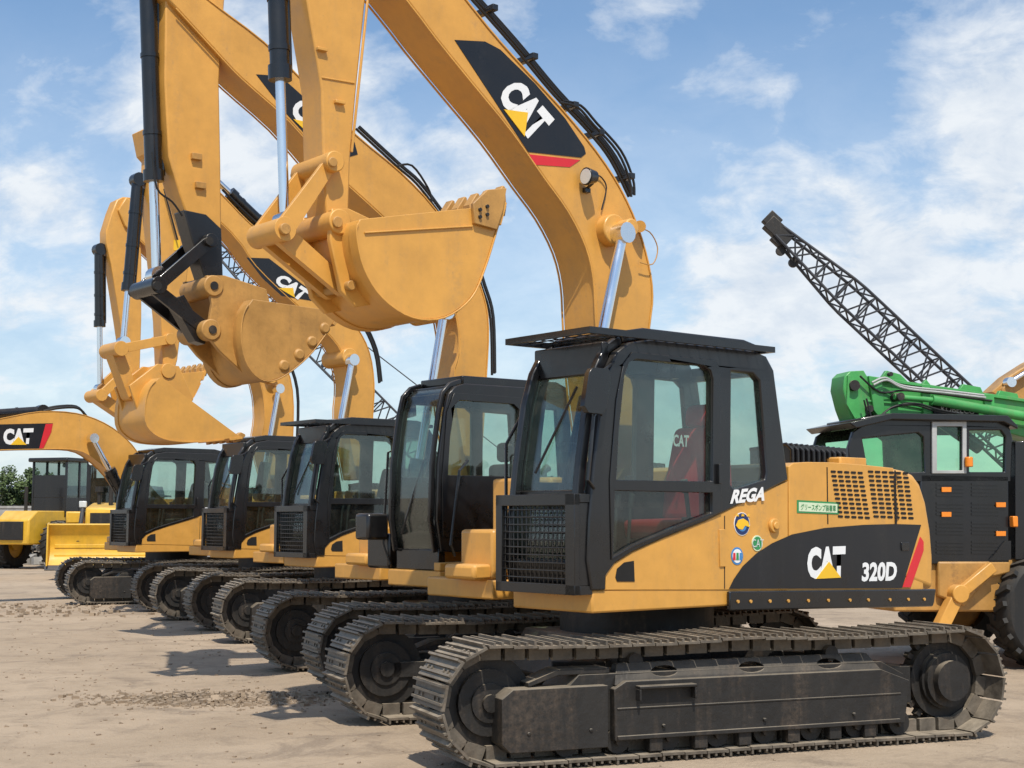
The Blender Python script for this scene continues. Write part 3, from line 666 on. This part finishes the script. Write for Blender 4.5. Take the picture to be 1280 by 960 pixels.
# ------------------------------------------------------------------ machine 5 arm (lowered)
m=MS[4]; r=roots[4]
up=curve_px([(-110,548),(-60,534),(0,523),(50,514),(95,516),(130,528),(158,548),(176,572),(182,600),(230,650)])
lo=curve_px([(190,650),(160,622),(140,594),(118,573),(95,562),(50,561),(0,562),(-60,564),(-110,566)])
b=boom(r,m,up+lo); flange(m,up[1:],lo[:-1],BH,b,YEL)
decal(m,BH,[(-25,531),(66,529),(64,540),(52,561),(-25,562)],BDEC,b,'boom_decal')
decal(m,BH+.004,[(57,530),(66,529.5),(64,540),(54,560.5),(49,560.5)],RED,b,'boom_red_stripe')
text(m,BH+.002,[(4,536),(42,535),(40,555),(4,556)],'CAT',WHT,b,.06)
decal(m,BH+.004,[(13,556),(33,556),(23,546)],TRI,b,'logo_triangle',e=.011)
cyl(r,m,(52,514),(-90,524),0,.75,.1,.05)
hoses(r,m,[(52,512),(72,508),(95,508),(106,518)],[(.0,0,0),(.1,2,2)],.025,parent=b)
for s in (.36,-.36): cyl(r,m,(160,630),(116,548),s,.52,.1,.05)
st=add('stick',MB().prism(m.P(.16,[(-120,540),(-95,520),(-75,535),(-90,600),(-110,660),(-125,660)]),-.16,.16),YEL,r,.015)
bk=bucket(r,m,[(-125,655),(-140,680),(-130,715),(-105,722),(-85,700),(-80,680)],.5,-.5,YEL,4)
# ------------------------------------------------------------------ sixth machine at the right edge
m6=Mach(13.6,25.0,190)
r=thing('excavator','yellow excavator mostly beyond the right edge, boom tip above the green crane','excavator',(13.6,25,0),m6.a)
zt=base(r,m6,0); cab_a(r,zt)
b=boom(r,m6,[(1240,490),(1262,470),(1290,452),(1400,400),(1520,440),(1580,560),(1570,640),(1530,640),(1500,560),(1420,470),(1300,500),(1262,502)],mat=YEL2)
cyl(r,m6,(1400,395),(1262,478),.3,.6,.08,.045)
mb=MB(); boss(mb,m6,.2,1256,490,.1,-.3,.3); add('pin_boss',mb,YEL2,b,.01)
# ------------------------------------------------------------------ wheel crane at right
mc=Mach(5.75,17.2,192); r=thing('wheeled_crane','wheeled crane with bright green boom, black cab and yellow chassis behind the nearest excavator','crane',(mc.C.x,mc.C.y,0),mc.a)
q=lambda p,yl=1.1:mc.P(yl,p)
ch=add('chassis',MB().prism(q([(1120,700),(1600,700),(1600,742),(1470,765),(1120,765)]),-.9,1.05).prism(q([(1172,702),(1262,702),(1262,716),(1236,722),(1205,758),(1172,745)]),1.05,1.12),YEL2,r,.02)
hb=add('engine_housing',MB().prism(q([(1150,592),(1262,594),(1262,704),(1150,706)]),-.6,1.1),BLK,r,.02)
mb=MB()
for j in range(4):
    for k in range(2):
        x=1170+k*44; y=604+j*24
        for t in range(4): mb.prism(q([(x,y+t*4.5),(x+34,y+t*4.5+.5),(x+34,y+t*4.5+3),(x,y+t*4.5+2.5)]),1.1,1.108)
add('louver',mb,BLK,hb)
mb=MB()
for x,y in ((1176,609),(1244,628),(1244,664),(1176,640)): mb.prism(q([(x,y),(x+12,y),(x+12,y+6),(x,y+6)]),1.109,1.125)
add('marker_light',mb,AMB,hb,.003)
decal(mc,1.1,[(1236,700),(1262,700),(1262,676),(1256,676)],BLK,hb,'cable_cover',e=.03)
out=q([(1063,602),(1060,560),(1066,540),(1080,530),(1112,524),(1250,526),(1262,534),(1266,548),(1264,602)])
w=[q([(1078,548),(1148,541),(1154,546),(1156,590),(1086,592)]),q([(1170,533),(1202,533),(1202,588),(1170,588)]),q([(1212,538),(1252,538),(1257,545),(1256,590),(1212,590)])]
cb=add('cab',MB().prism(out,1.04,1.1,w).prism(out,.1,.15,[w[0],w[2]]).strip(out[3:6],-.07,.15,1.04).box(out[0][0]-.06,out[0][0],.15,1.04,out[0][1],out[0][1]+.2).prism(q([(1058,529),(1112,517),(1255,520),(1268,533),(1268,537),(1250,528),(1112,525),(1066,536)]),.0,1.18),BLK,r,.012)
for ww in w: add('window',MB().prism(ww,1.06,1.068),GGLS,cb,smooth=0)
add('window',MB().prism(w[0],.12,.128),GGLS,cb,smooth=0)
add('door_frame',MB().prism(q([(1164,527),(1207,527),(1207,592),(1164,592)]),1.1,1.125,[q([(1170,533),(1202,533),(1202,588),(1170,588)])]),GREY,cb,.005)
add('seat',MB().box(-.3,.1,.4,.85,1.9,2.02).box(-.35,-.25,.4,.85,2.0,2.5),INT,cb,.03)
c=mc.V(1.16,1211,578); add('beacon_lamp',MB().tube([c-Vector((0,0,.05)),c+Vector((0,0,.06))],.045,12),AMB,cb,.01)
bo=add('boom',MB().prism(q([(1054,486),(1056,470),(1062,464),(1080,463),(1084,470),(1100,473),(1122,476),(1165,482),(1300,502),(1300,552),(1235,534),(1165,519),(1112,519),(1096,522),(1090,514),(1078,524),(1066,526),(1060,510)],.7),.35,.7),GRN,r,.012)
add('boom_flange',MB().strip(q([(1090,471),(1165,482),(1300,502)],.7),.035,.7,.74).strip(q([(1084,500),(1120,503),(1300,536)],.7),.022,.7,.72).strip(q([(1062,470),(1060,505),(1070,522)],.7),.03,.7,.73),GRN,bo,.004)
for pts in ([(1100,475),(1108,463),(1126,468),(1140,482)],[(1150,484),(1158,474),(1168,487)],[(1196,492),(1204,480),(1226,484),(1232,498)],[(1244,500),(1250,488),(1272,492),(1276,506)]):
    add('sheave_bracket',MB().prism(q(pts,.66),.6,.66),GRN,bo,.006)
for pts in ([(1084,470),(1100,473),(1104,519),(1096,521),(1090,513)],[(1150,480),(1160,481),(1162,518),(1152,518)],[(1228,492),(1240,494),(1242,534),(1230,532)]):
    add('boom_plate',MB().prism(q(pts,.7),.7,.745),GRN,bo,.006)
add('boom_cylinder',MB().tube([mc.V(.82,1118,496),mc.V(.82,1165,500)],.03,12).tube([mc.V(.82,1165,500),mc.V(.82,1300,524)],.055,14),GRN,bo)
for x,y,rr_ in ((1067,482,.06),(1118,497,.045),(1086,511,.04),(1112,468,.025)):
    mb=MB(); boss(mb,mc,.72,x,y,rr_,.7,.88 if x==1118 else .76); add('pin',mb,DBLK,bo)
hoses(r,mc,[(1090,478),(1106,472),(1122,480),(1140,484),(1180,488),(1230,494)],[(.78,0,0),(.8,2,3)],.012,parent=bo,mat=GREY)
hoses(r,mc,[(1075,470),(1100,490),(1130,488),(1170,492),(1240,501)],[(.76,0,0)],.012,parent=bo)
hoses(r,mc,[(1080,500),(1090,530),(1110,512),(1140,506),(1170,514),(1200,520)],[(.8,0,0),(.84,3,-2)],.011,parent=bo)
text(mc,.73,[(1176,507),(1218,511),(1218,518),(1176,514)],'KOBELCO',WHT,decal(mc,.7,[(1166,504),(1222,510),(1222,523),(1166,517)],BDEC,bo,'boom_decal',e=.03).parent,.01)
add('lift_cylinder',MB().tube([mc.V(.45,1225,560),mc.V(.45,1140,500)],.08,14),BLK,r)
add('side_bracket',MB().prism(q([(1268,552),(1290,550),(1290,700),(1268,700)]),.9,1.12),BLK,r,.01)
c=mc.L(1.12,1266,652)
add('indicator_lamp',MB().box(c[0]-.03,c[0]+.03,1.1,1.18,c[1]-.06,c[1]+.06),AMB,r,.01)
add('outrigger',MB().bar(mc.V(1.15,1175,785),mc.V(1.15,1196,742),.14,.14).bar(mc.V(1.15,1192,748),mc.V(1.15,1240,708),.1,.12).tube([mc.V(1.15,1196,742)-Vector((0,.1,0)),mc.V(1.15,1196,742)+Vector((0,.1,0))],.1,14),YEL,r,.01)
def wheel(root,x,y,rad,w,name='wheel',rim=YEL2):
    mb=MB(); n=40; prof=[(rad*.58,-w/2),(rad*.9,-w/2),(rad*.97,-w*.42),(rad,-w*.3),(rad,w*.3),(rad*.97,w*.42),(rad*.9,w/2),(rad*.58,w/2)]
    bs=len(mb.v)
    for k in range(n):
        a=2*math.pi*k/n
        for rr,yy in prof: mb.v.append((rr*math.cos(a),yy,rr*math.sin(a)))
    for k in range(n):
        k2=(k+1)%n
        for j in range(len(prof)): j2=(j+1)%len(prof); mb.f.append((bs+k*8+j,bs+k2*8+j,bs+k2*8+j2,bs+k*8+j2))
    for k in range(22):
        a=2*math.pi*k/22
        for s in (-1,1):
            d=Vector((math.cos(a+s*.07),0,math.sin(a+s*.07))); t=Vector((-d.z,0,d.x))
            mb.obox(d*rad+Vector((0,s*w*.24,0)),d*.025,(t*.4+Vector((0,s,0))*.9).normalized()*w*.25,(t*.9-Vector((0,s*.4,0))).normalized()*.028)
    o=add(name,mb,RUB,root); o.location=(x,y,rad)
    add('rim',MB().tube([(0,-w*.25,0),(0,w*.25,0)],rad*.58,28).tube([(0,-w*.42,0),(0,w*.42,0)],rad*.25,18),rim,o,.01)
    return o
xw=mc.L(1.3,1326,775)[0]
for xx in (xw,xw-2.6):
    for yy in (1.05,-1.05): wheel(r,xx,yy,.64,.42,rim=YEL2)
# ------------------------------------------------------------------ lattice cranes
def lattice(mb,A,B,w0,w1,n,up,side,taper=.25,r=.05):
    A=Vector(A);B=Vector(B); t=(B-A)
    def sec(k):
        f=k/n; w=w0 if f<1-taper else w0+(w1-w0)*(f-(1-taper))/taper
        if f<.08: w=w0*(.4+.6*f/.08)
        c=A+t*f; return [c+up*w*a/2+side*w*b/2 for a,b in ((1,1),(1,-1),(-1,-1),(-1,1))]
    pr=sec(0)
    for k in range(1,n+1):
        cu=sec(k)
        for i in range(4):
            mb.tube([pr[i],cu[i]],r,6); j=(i+1)%4
            mb.tube([pr[i],cu[j]] if k%2 else [pr[j],cu[i]],r*.6,5)
            if k%2==0: mb.tube([cu[i],cu[j]],r*.6,5)
        pr=cu
def crawler(label,mm,p0,p1,w,n,head=True,rr=.055):
    r=thing('lattice_boom_crane',label,'crane',(mm.C.x,mm.C.y,0),mm.a,None)
    A=mm.V(0,*p0);B=mm.V(0,*p1); t=(B-A).normalized(); up=Vector((-t.z,0,t.x)); mb=MB()
    lattice(mb,A,B,w,w*.4,n,up,Vector((0,1,0)),r=rr)
    b=add('lattice_boom',mb,STEEL,r)
    if head:
        add('boom_head',MB().obox(B,t*.6,up*.3,Vector((0,.28,0))).obox(B+t*.5+up*.15,t*.3,up*.3,Vector((0,.2,0))).obox(B-t*.2-up*.35,t*.25,up*.12,Vector((0,.2,0))),DBLK,b,.03)
        for d in (-.6,-1.3): add('sheave',MB().tube([B+t*d-up*.5-Vector((0,.12,0)),B+t*d-up*.5+Vector((0,.12,0))],.2,14),DBLK,b)
    sx=-1 if t.x>0 else 1
    add('machinery_house',MB().box(min(A.x,A.x+sx*4.2),max(A.x,A.x+sx*4.2),-1.4,1.4,1.2,3.0),GREY,r,.05)
    for yy in (-1.6,1.6): track(r,A.x+sx*1.5,yy,0,1,1.3)
    return r,A,B,t,up
mm=Mach(21,58,180)
crawler('dark lattice boom crane rising to the left behind the green crane',mm,(1318,612),(973,290),1.2,26,rr=.065)
mm=Mach(-3.5,72,180)
r,A,B,t,up=crawler('thin lattice boom crane far behind the raised excavator arms',mm,(585,625),(262,300),1.1,34,head=False,rr=.06)
add('pendant_cable',MB().tube([B+up*.6,A+up*3.0],.03,5),STEEL,r)
# ------------------------------------------------------------------ bulldozer and loader
def fcab(root,x0,x1,y0,y1,z0,z1,roofmat,post=BLK,lower=.35,w=.07,gl=None):
    mb=MB(); gl=gl or GLS
    for x in (x0,x1-w,(x0+x1)/2):
        for y in (y0,y1-w): mb.box(x,x+w,y,y+w,z0,z1)
    zl=z0+(z1-z0)*lower; mb.box(x0+.01,x1-.01,y0+.01,y0+.07,z0,zl).box(x0+.01,x1-.01,y1-.07,y1-.01,z0,zl).box(x0+.01,x0+.07,y0+.01,y1-.01,z0,zl).box(x1-.07,x1-.01,y0+.01,y1-.01,z0,zl)
    mb.box(x0+.01,x0+.07,y0+.07,y1-.07,zl,z1-.45)
    c=add('cab',mb,post,root,.01)
    add('cab_roof',MB().box(x0-.12,x1+.12,y0-.1,y1+.1,z1,z1+.14),roofmat,c,.04)
    add('window',MB().box(x0+.03,x1-.03,y0+.03,y0+.035,zl,z1),gl,c,smooth=0); add('window',MB().box(x0+.03,x1-.03,y1-.035,y1-.03,zl,z1),gl,c,smooth=0)
    add('windshield',MB().box(x1-.035,x1-.03,y0+.04,y1-.04,zl,z1),gl,c,smooth=0)
    add('seat',MB().box(x0+.35,x0+.85,-.25,.25,z0+.45,z0+.6).box(x0+.3,x0+.42,-.25,.25,z0+.6,z0+1.2),INT,c,.03)
    add('handrail',MB().tube([(x1+.04,y1+.05,z0),(x1+.1,y1+.08,z0+.3),(x1+.1,y1+.08,z1-.4),(x1,y1+.02,z1-.2)],.02,6),post,c)
    for k in (-.5,.5): add('headlamp',MB().tube([(x1+.1,k*(y1-y0)*.8,z1-.06),(x1+.2,k*(y1-y0)*.8,z1-.06)],.07,12),LENS,c)
    return c
r=thing('bulldozer','yellow bulldozer with wide curved blade at the far left','bulldozer',(-11.6,41.8,0),R(280))
for yy in (-.95,.95): track(r,-.2,yy,0,1 if yy>0 else -1,.95,DZY)
add('engine_hood',MB().prism([(.2,.75),(1.85,.75),(1.95,1.4),(1.85,1.95),(.2,2.1)],-.5,.5),DZY,r,.06)
add('grille',MB().box(1.9,1.98,-.36,.36,.95,1.8),DBLK,r)
for k in (-.6,.6): add('headlamp',MB().box(1.5,1.65,k-.1,k+.1,1.95,2.13),LENS,r,.02)
add('rear_body',MB().box(-1.9,.25,-.62,.62,.7,1.6).box(-1.9,.3,-1.15,1.15,1.2,1.5),DZY,r,.06)
add('fender',MB().box(-1.6,.4,.72,1.2,1.5,1.85).box(-1.6,.4,-1.2,-.72,1.5,1.85),DZY,r,.05)
fcab(r,-1.3,.2,-.68,.68,1.7,3.3,BLK,lower=.22,w=.12,gl=DGLS)
add('exhaust_pipe',MB().tube([(1.1,.1,1.9),(1.1,.1,2.85)],.06,12),DBLK,r)
add('air_intake',MB().tube([(.8,-.25,1.9),(.8,-.25,2.4)],.05,12).tube([(.8,-.25,2.4),(.8,-.25,2.55)],.11,14),DBLK,r)
bl=[(2.76,.4),(2.6,.58),(2.52,.82),(2.53,1.05),(2.6,1.25),(2.76,1.48)]
bd=add('blade',MB().strip(smoothpath(bl,4),.06,-1.35,1.35).box(2.3,2.54,-1.2,1.2,.85,.95).box(2.35,2.58,-1.2,1.2,.55,.68),DZY,r,.01)
for s in (1,-1): add('blade_end_plate',MB().prism([(2.9,.38),(2.58,.45),(2.46,.85),(2.46,1.15),(2.63,1.54),(2.84,1.5)],s*1.35-.02,s*1.35+.02),DZY,bd,.005)
add('cutting_edge',MB().strip([(2.86,.28),(2.72,.44)],.03,-1.41,1.41),STEEL,bd)
for s in (1,-1):
    add('push_arm',MB().bar((-.3,s*1.25,.55),(2.5,s*1.25,.6),.16,.22),DZY,r,.02)
    add('lift_cylinder',MB().tube([(1.5,s*.6,2.0),(2.5,s*.6,1.0)],.06,10),STEEL,r)
r=thing('wheel_loader','yellow wheel loader with black tyres, seen from behind left of the bulldozer','wheel loader',(-15.3,49.5,0),R(70))
for xx in (-1.5,1.5):
    for yy in (-1.0,1.0): wheel(r,xx,yy,.78,.55,rim=DZY)
add('rear_frame',MB().prism([(-2.7,.8),(-.3,.8),(-.3,1.9),(-2.3,1.9),(-2.7,1.6)],-.65,.65),DZY,r,.05)
add('rear_grille',MB().box(-2.76,-2.7,-.45,.45,.95,1.55),DBLK,r,.01)
add('front_frame',MB().prism([(.1,.7),(1.9,.7),(1.8,1.3),(1.0,1.9),(.6,1.9)],-.35,.35),DZY,r,.04)
fcab(r,-.9,.5,-.7,.7,1.7,3.55,BLK,gl=DGLS)
for s in (1,-1): add('lift_arm',MB().prism([(.9,1.7),(1.1,1.85),(2.4,1.1),(2.9,.6),(2.75,.45),(2.2,.85)],s*.5-.06,s*.5+.06),DZY,r,.02)
bp_=[(3.7,.2),(3.1,.22),(2.85,.5),(2.9,.95),(3.15,1.3)]
add('bucket',MB().strip(smoothpath(bp_,3),-.05,-1.2,1.2).prism(bp_,1.15,1.2).prism(bp_,-1.2,-1.15),DZY,r,.01)
add('exhaust_pipe',MB().tube([(-1.8,.2,1.9),(-1.8,.2,2.7)],.06,10),DBLK,r)
r=thing('loader_bucket','tan empty steel bucket lying on the ground at the left edge','bucket',(-14.75,40,0),R(215))
add('shell',MB().strip(smoothpath([(.7,.05),(.1,.08),(-.3,.4),(-.25,.9),(.1,1.25)],3),-.05,-.8,.8),YEL2,r,.01)
for s in (1,-1): add('side_plate',MB().prism([(.7,.05),(.1,.08),(-.3,.4),(-.25,.9),(.1,1.25),(.5,.7)],s*.78-.02,s*.78+.02),YEL2,r,.01)
# ------------------------------------------------------------------ wall, shed, rubble, trees
w=add('boundary_wall',MB().box(-120,60,0,.3,0,2.2).box(-120,60,-.05,.35,2.2,2.32),CONC); w.location=(0,78,0); tag(w,'long low grey concrete wall behind the yard','wall')
r=thing('warehouse','low pale warehouse beyond the wall at the far left','building',(-44,125,0),0)
add('wall',MB().box(-14,12,0,8,0,3.6),CONC,r,.03)
add('roof',MB().plan([(-14.5,-.6),(12.5,-.6),(12.5,8.6),(-14.5,8.6)],3.6,3.75).prism([(-14.5,3.76),(12.5,3.76),(12.3,4.5),(-14.3,4.5)],2,6),ROOF,r)
for k in range(6): add('window',MB().box(-12+k*4,-10.4+k*4,-.06,-.01,1.5,2.8),INT,r)
rub=MB()
for k in range(420):
    x=random.gauss(0,3.2); h=max(0,1.5*math.exp(-(x/3.4)**2)); c=Vector((x,random.gauss(0,.9),random.uniform(0,max(.05,h))))
    a=random.random()*6.28; s_=random.uniform(.08,.34); U=Vector((math.cos(a),math.sin(a),random.uniform(-.4,.4))).normalized(); V_=U.cross(Vector((0,0,1))).normalized(); rub.obox(c,U*s_,V_*s_*.7,U.cross(V_)*s_*.5)
o=add('rubble_heap',rub,CONC,None,smooth=0); o.location=(-18.8,54,0); tag(o,'grey broken concrete heap along the wall at the left','rubble',kind='stuff')
def leafmat():
    m,nt,N,L_,b=newmat('foliage'); n=noise(nt,.9,5,.6,N.new('ShaderNodeTexCoord').outputs['Object'])
    L_.new(mixc(nt,mapr(nt,n,.35,.65),(.03,.055,.015),(.09,.13,.035)),b.inputs['Base Color']); b.inputs['Roughness'].default_value=.7; return m
LEAF=leafmat()
def tree(x,y,h,label,seed):
    rr=random.Random(seed); t=thing('tree',label,'tree',(x,y,0),rr.random()*6,'trees behind the yard wall')
    mb=MB().tube([(0,0,0),(.1,0,h*.3),(0,.1,h*.75)],.15,8,.04)
    cl=[]
    for k in range(9):
        a=rr.random()*6.28; z=h*rr.uniform(.35,.6); e=Vector((math.cos(a)*h*.2,math.sin(a)*h*.2,z+h*.2)); mb.tube([(0,0,z*.8),e],.05,6,.02); cl.append(e)
    cl+= [Vector((rr.gauss(0,h*.11),rr.gauss(0,h*.11),h*rr.uniform(.5,.95))) for _ in range(12)]
    add('trunk',mb,BARK,t); lf=MB()
    for c in cl:
        rad=h*rr.uniform(.06,.12)
        for k in range(150):
            d=Vector((rr.gauss(0,1),rr.gauss(0,1),rr.gauss(0,.8))).normalized()*rad*rr.random()**.4; p=c+d
            u=Vector((rr.gauss(0,1),rr.gauss(0,1),rr.gauss(0,1))).normalized()*.1; v=u.orthogonal().normalized()*.07; b0=len(lf.v)
            lf.v+=[tuple(p-u),tuple(p+v),tuple(p+u),tuple(p-v)]; lf.f.append((b0,b0+1,b0+2,b0+3))
    add('crown',lf,LEAF,t,smooth=0)
for k,(px,h,lb) in enumerate(((-4,4.7,'green tree cut by the left edge above the wall'),(44,4.5,'small green tree above the wall left of the wheel loader'),(700,4,'tree hidden behind the row of excavators'),(1010,3.8,'tree behind the nearest excavator, low on the horizon'),(1230,4,'tree behind the wheeled crane'))):
    tree((px-640)*84/F,84,h,lb,k+3)
# ------------------------------------------------------------------ ground
bm=bmesh.new()
vs=[bm.verts.new(p) for p in ((-900,-200,0),(900,-200,0),(900,1500,0),(-900,1500,0))]; bm.faces.new(vs); me=bpy.data.meshes.new('ground'); bm.to_mesh(me); bm.free()
g=bpy.data.objects.new('ground',me); COL.objects.link(g); g['kind']='structure'
mt,nt,N,L_,b=newmat('dusty_ground'); o=N.new('ShaderNodeTexCoord').outputs['Object']
n1=noise(nt,.35,8,.65,o,.6); n2=noise(nt,2.2,8,.7,o,.3); n3=noise(nt,40,4,.7,o); n4=noise(nt,.9,6,.7,o,1.0)
c=mixc(nt,mapr(nt,n1,.36,.66),(.45,.345,.24),(.34,.255,.17)); c=mixc(nt,mapr(nt,n2,.5,.72,0,.75),c,(.21,.155,.105)); c=mixc(nt,mapr(nt,n4,.54,.64,0,.6),c,(.18,.135,.095)); c=mixc(nt,mapr(nt,n3,.45,.75,0,.5),c,(.46,.37,.28))
vo=N.new('ShaderNodeTexVoronoi'); vo.feature='DISTANCE_TO_EDGE'; vo.inputs['Scale'].default_value=.28
wn=N.new('ShaderNodeTexNoise'); wn.inputs['Scale'].default_value=1.2; wn.inputs['Detail'].default_value=6; L_.new(o,wn.inputs['Vector'])
vm=N.new('ShaderNodeVectorMath'); vm.operation='MULTIPLY_ADD'; L_.new(wn.outputs['Color'],vm.inputs[0]); vm.inputs[1].default_value=(.9,.9,.9); L_.new(o,vm.inputs[2]); L_.new(vm.outputs[0],vo.inputs['Vector'])
c=mixc(nt,math_(nt,'MULTIPLY',mapr(nt,vo.outputs['Distance'],.0,.006,1,0),.25),c,(.14,.105,.08))
L_.new(c,b.inputs['Base Color']); b.inputs['Roughness'].default_value=.92
bp=N.new('ShaderNodeBump'); bp.inputs['Strength'].default_value=.7; bp.inputs['Distance'].default_value=.07; L_.new(math_(nt,'ADD',n2,math_(nt,'MULTIPLY',n3,.35)),bp.inputs['Height']); L_.new(bp.outputs[0],b.inputs['Normal'])
me.materials.append(mt)
SOIL=paint('loose_soil',(.30,.225,.155),.95,.35,dirtamt=.3,dust=.2,bump=.3)
def stones(name,label,cat,cen,spread,n,smin,smax,kind=None,hmax=0,seed=1):
    rr=random.Random(seed); mb=MB()
    for k in range(n):
        x=rr.gauss(0,spread[0]); y=rr.gauss(0,spread[1]); s_=rr.uniform(smin,smax)*(rr.random()**1.5+.3)
        z=hmax*math.exp(-(x/spread[0])**2-(y/spread[1])**2)*rr.random()+s_*.2
        U=Vector((rr.gauss(0,1),rr.gauss(0,1),rr.gauss(0,.3))).normalized(); V_=U.cross(Vector((0,0,1))).normalized(); W=U.cross(V_)
        mb.obox((x,y,z),U*s_,V_*s_*.75,W*s_*.5)
    o=add(name,mb,SOIL,None,smooth=0); o.location=(cen[0],cen[1],0); tag(o,label,cat,kind=kind); return o
stones('gravel','loose gravel and clods scattered over the yard','gravel',(-3,16),(3.5,6),3000,.003,.016,'stuff',seed=3)
stones('soil_heap','low heap of broken soil beside the front of the second excavator','soil',(-2.75,13.4),(.55,.28),1500,.006,.028,'stuff',.06,seed=4)
stones('soil_heap','clods of soil between the far excavator tracks at left','soil',(-9,26),(2.2,1.2),500,.01,.05,'stuff',.05,seed=6)
# ------------------------------------------------------------------ world and sun
W=bpy.data.worlds.new('World'); S.world=W; W.use_nodes=True; nt=W.node_tree; N=nt.nodes; L_=nt.links; N.clear()
sv=Vector((.14,-1,0)).normalized(); EL=R(57)
sky=N.new('ShaderNodeTexSky'); sky.sky_type='NISHITA'; sky.sun_disc=False; sky.sun_elevation=EL; sky.sun_rotation=math.atan2(sv.x,sv.y); sky.air_density=1.0; sky.dust_density=.8; sky.ozone_density=1.6
bg=N.new('ShaderNodeBackground'); bg.inputs[1].default_value=.14; L_.new(mixc(nt,1.0,sky.outputs[0],(.84,1.0,1.08),'MULTIPLY'),bg.inputs[0])
tc=N.new('ShaderNodeTexCoord'); sp=N.new('ShaderNodeSeparateXYZ'); L_.new(tc.outputs['Generated'],sp.inputs[0])
zz=math_(nt,'ADD',math_(nt,'MAXIMUM',sp.outputs[2],0),.55)
cb_=N.new('ShaderNodeCombineXYZ'); L_.new(math_(nt,'DIVIDE',sp.outputs[0],zz),cb_.inputs[0]); L_.new(math_(nt,'DIVIDE',sp.outputs[1],zz),cb_.inputs[1])
na=noise(nt,5.0,12,.55,cb_.outputs[0],.2); mp=N.new('ShaderNodeMapping'); mp.inputs['Rotation'].default_value=(0,0,.5); mp.inputs['Scale'].default_value=(1,1.2,1); L_.new(cb_.outputs[0],mp.inputs[0])
nb=noise(nt,14,12,.62,mp.outputs[0],.3)
den=math_(nt,'ADD',math_(nt,'MULTIPLY',na,.66),math_(nt,'MULTIPLY',nb,.34))
def pdir(x,y):
    d=Vector(((x-640)/F,math.cos(PIT),math.sin(PIT)))+((480-y)/F)*Vector((0,-math.sin(PIT),math.cos(PIT))); return d.normalized()
for (x,y,rad,amp) in ((1150,330,10,.16),(960,400,8,.13),(1230,80,6,.1),(520,190,6,.14),(300,140,6,.14),(330,440,9,.11),(880,180,7,-.05),(60,120,6,.06),(60,400,8,.08),(1100,110,4,-.1),(620,10,3,.08),(800,10,3,.08)):
    d=pdir(x,y); dn=N.new('ShaderNodeVectorMath'); dn.operation='DOT_PRODUCT'; L_.new(tc.outputs['Generated'],dn.inputs[0]); dn.inputs[1].default_value=d
    mr=N.new('ShaderNodeMapRange'); mr.interpolation_type='SMOOTHSTEP'; mr.inputs[1].default_value=math.cos(R(rad)); mr.inputs[2].default_value=1; mr.inputs[3].default_value=0; mr.inputs[4].default_value=amp; L_.new(dn.outputs['Value'],mr.inputs[0])
    den=math_(nt,'ADD',den,mr.outputs[0])
cf=mapr(nt,den,.5,.68,0,.95)
hz=mapr(nt,sp.outputs[2],.0,.33,.78,0.06)
cf=math_(nt,'MAXIMUM',cf,hz)
bg2=N.new('ShaderNodeBackground'); bg2.inputs[1].default_value=1.0
L_.new(mixc(nt,mapr(nt,nb,.3,.6),(.62,.71,.83),(.88,.92,.96)),bg2.inputs[0])
mx=N.new('ShaderNodeMixShader'); L_.new(cf,mx.inputs[0]); L_.new(bg.outputs[0],mx.inputs[1]); L_.new(bg2.outputs[0],mx.inputs[2])
wo=N.new('ShaderNodeOutputWorld'); L_.new(mx.outputs[0],wo.inputs[0])
sl=bpy.data.lights.new('sun','SUN'); sl.energy=4.6; sl.angle=R(.5); sl.color=(1,.94,.84); so=bpy.data.objects.new('sun',sl); COL.objects.link(so)
to=Vector((sv.x*math.cos(EL),sv.y*math.cos(EL),math.sin(EL))); so.rotation_euler=to.to_track_quat('Z','Y').to_euler()
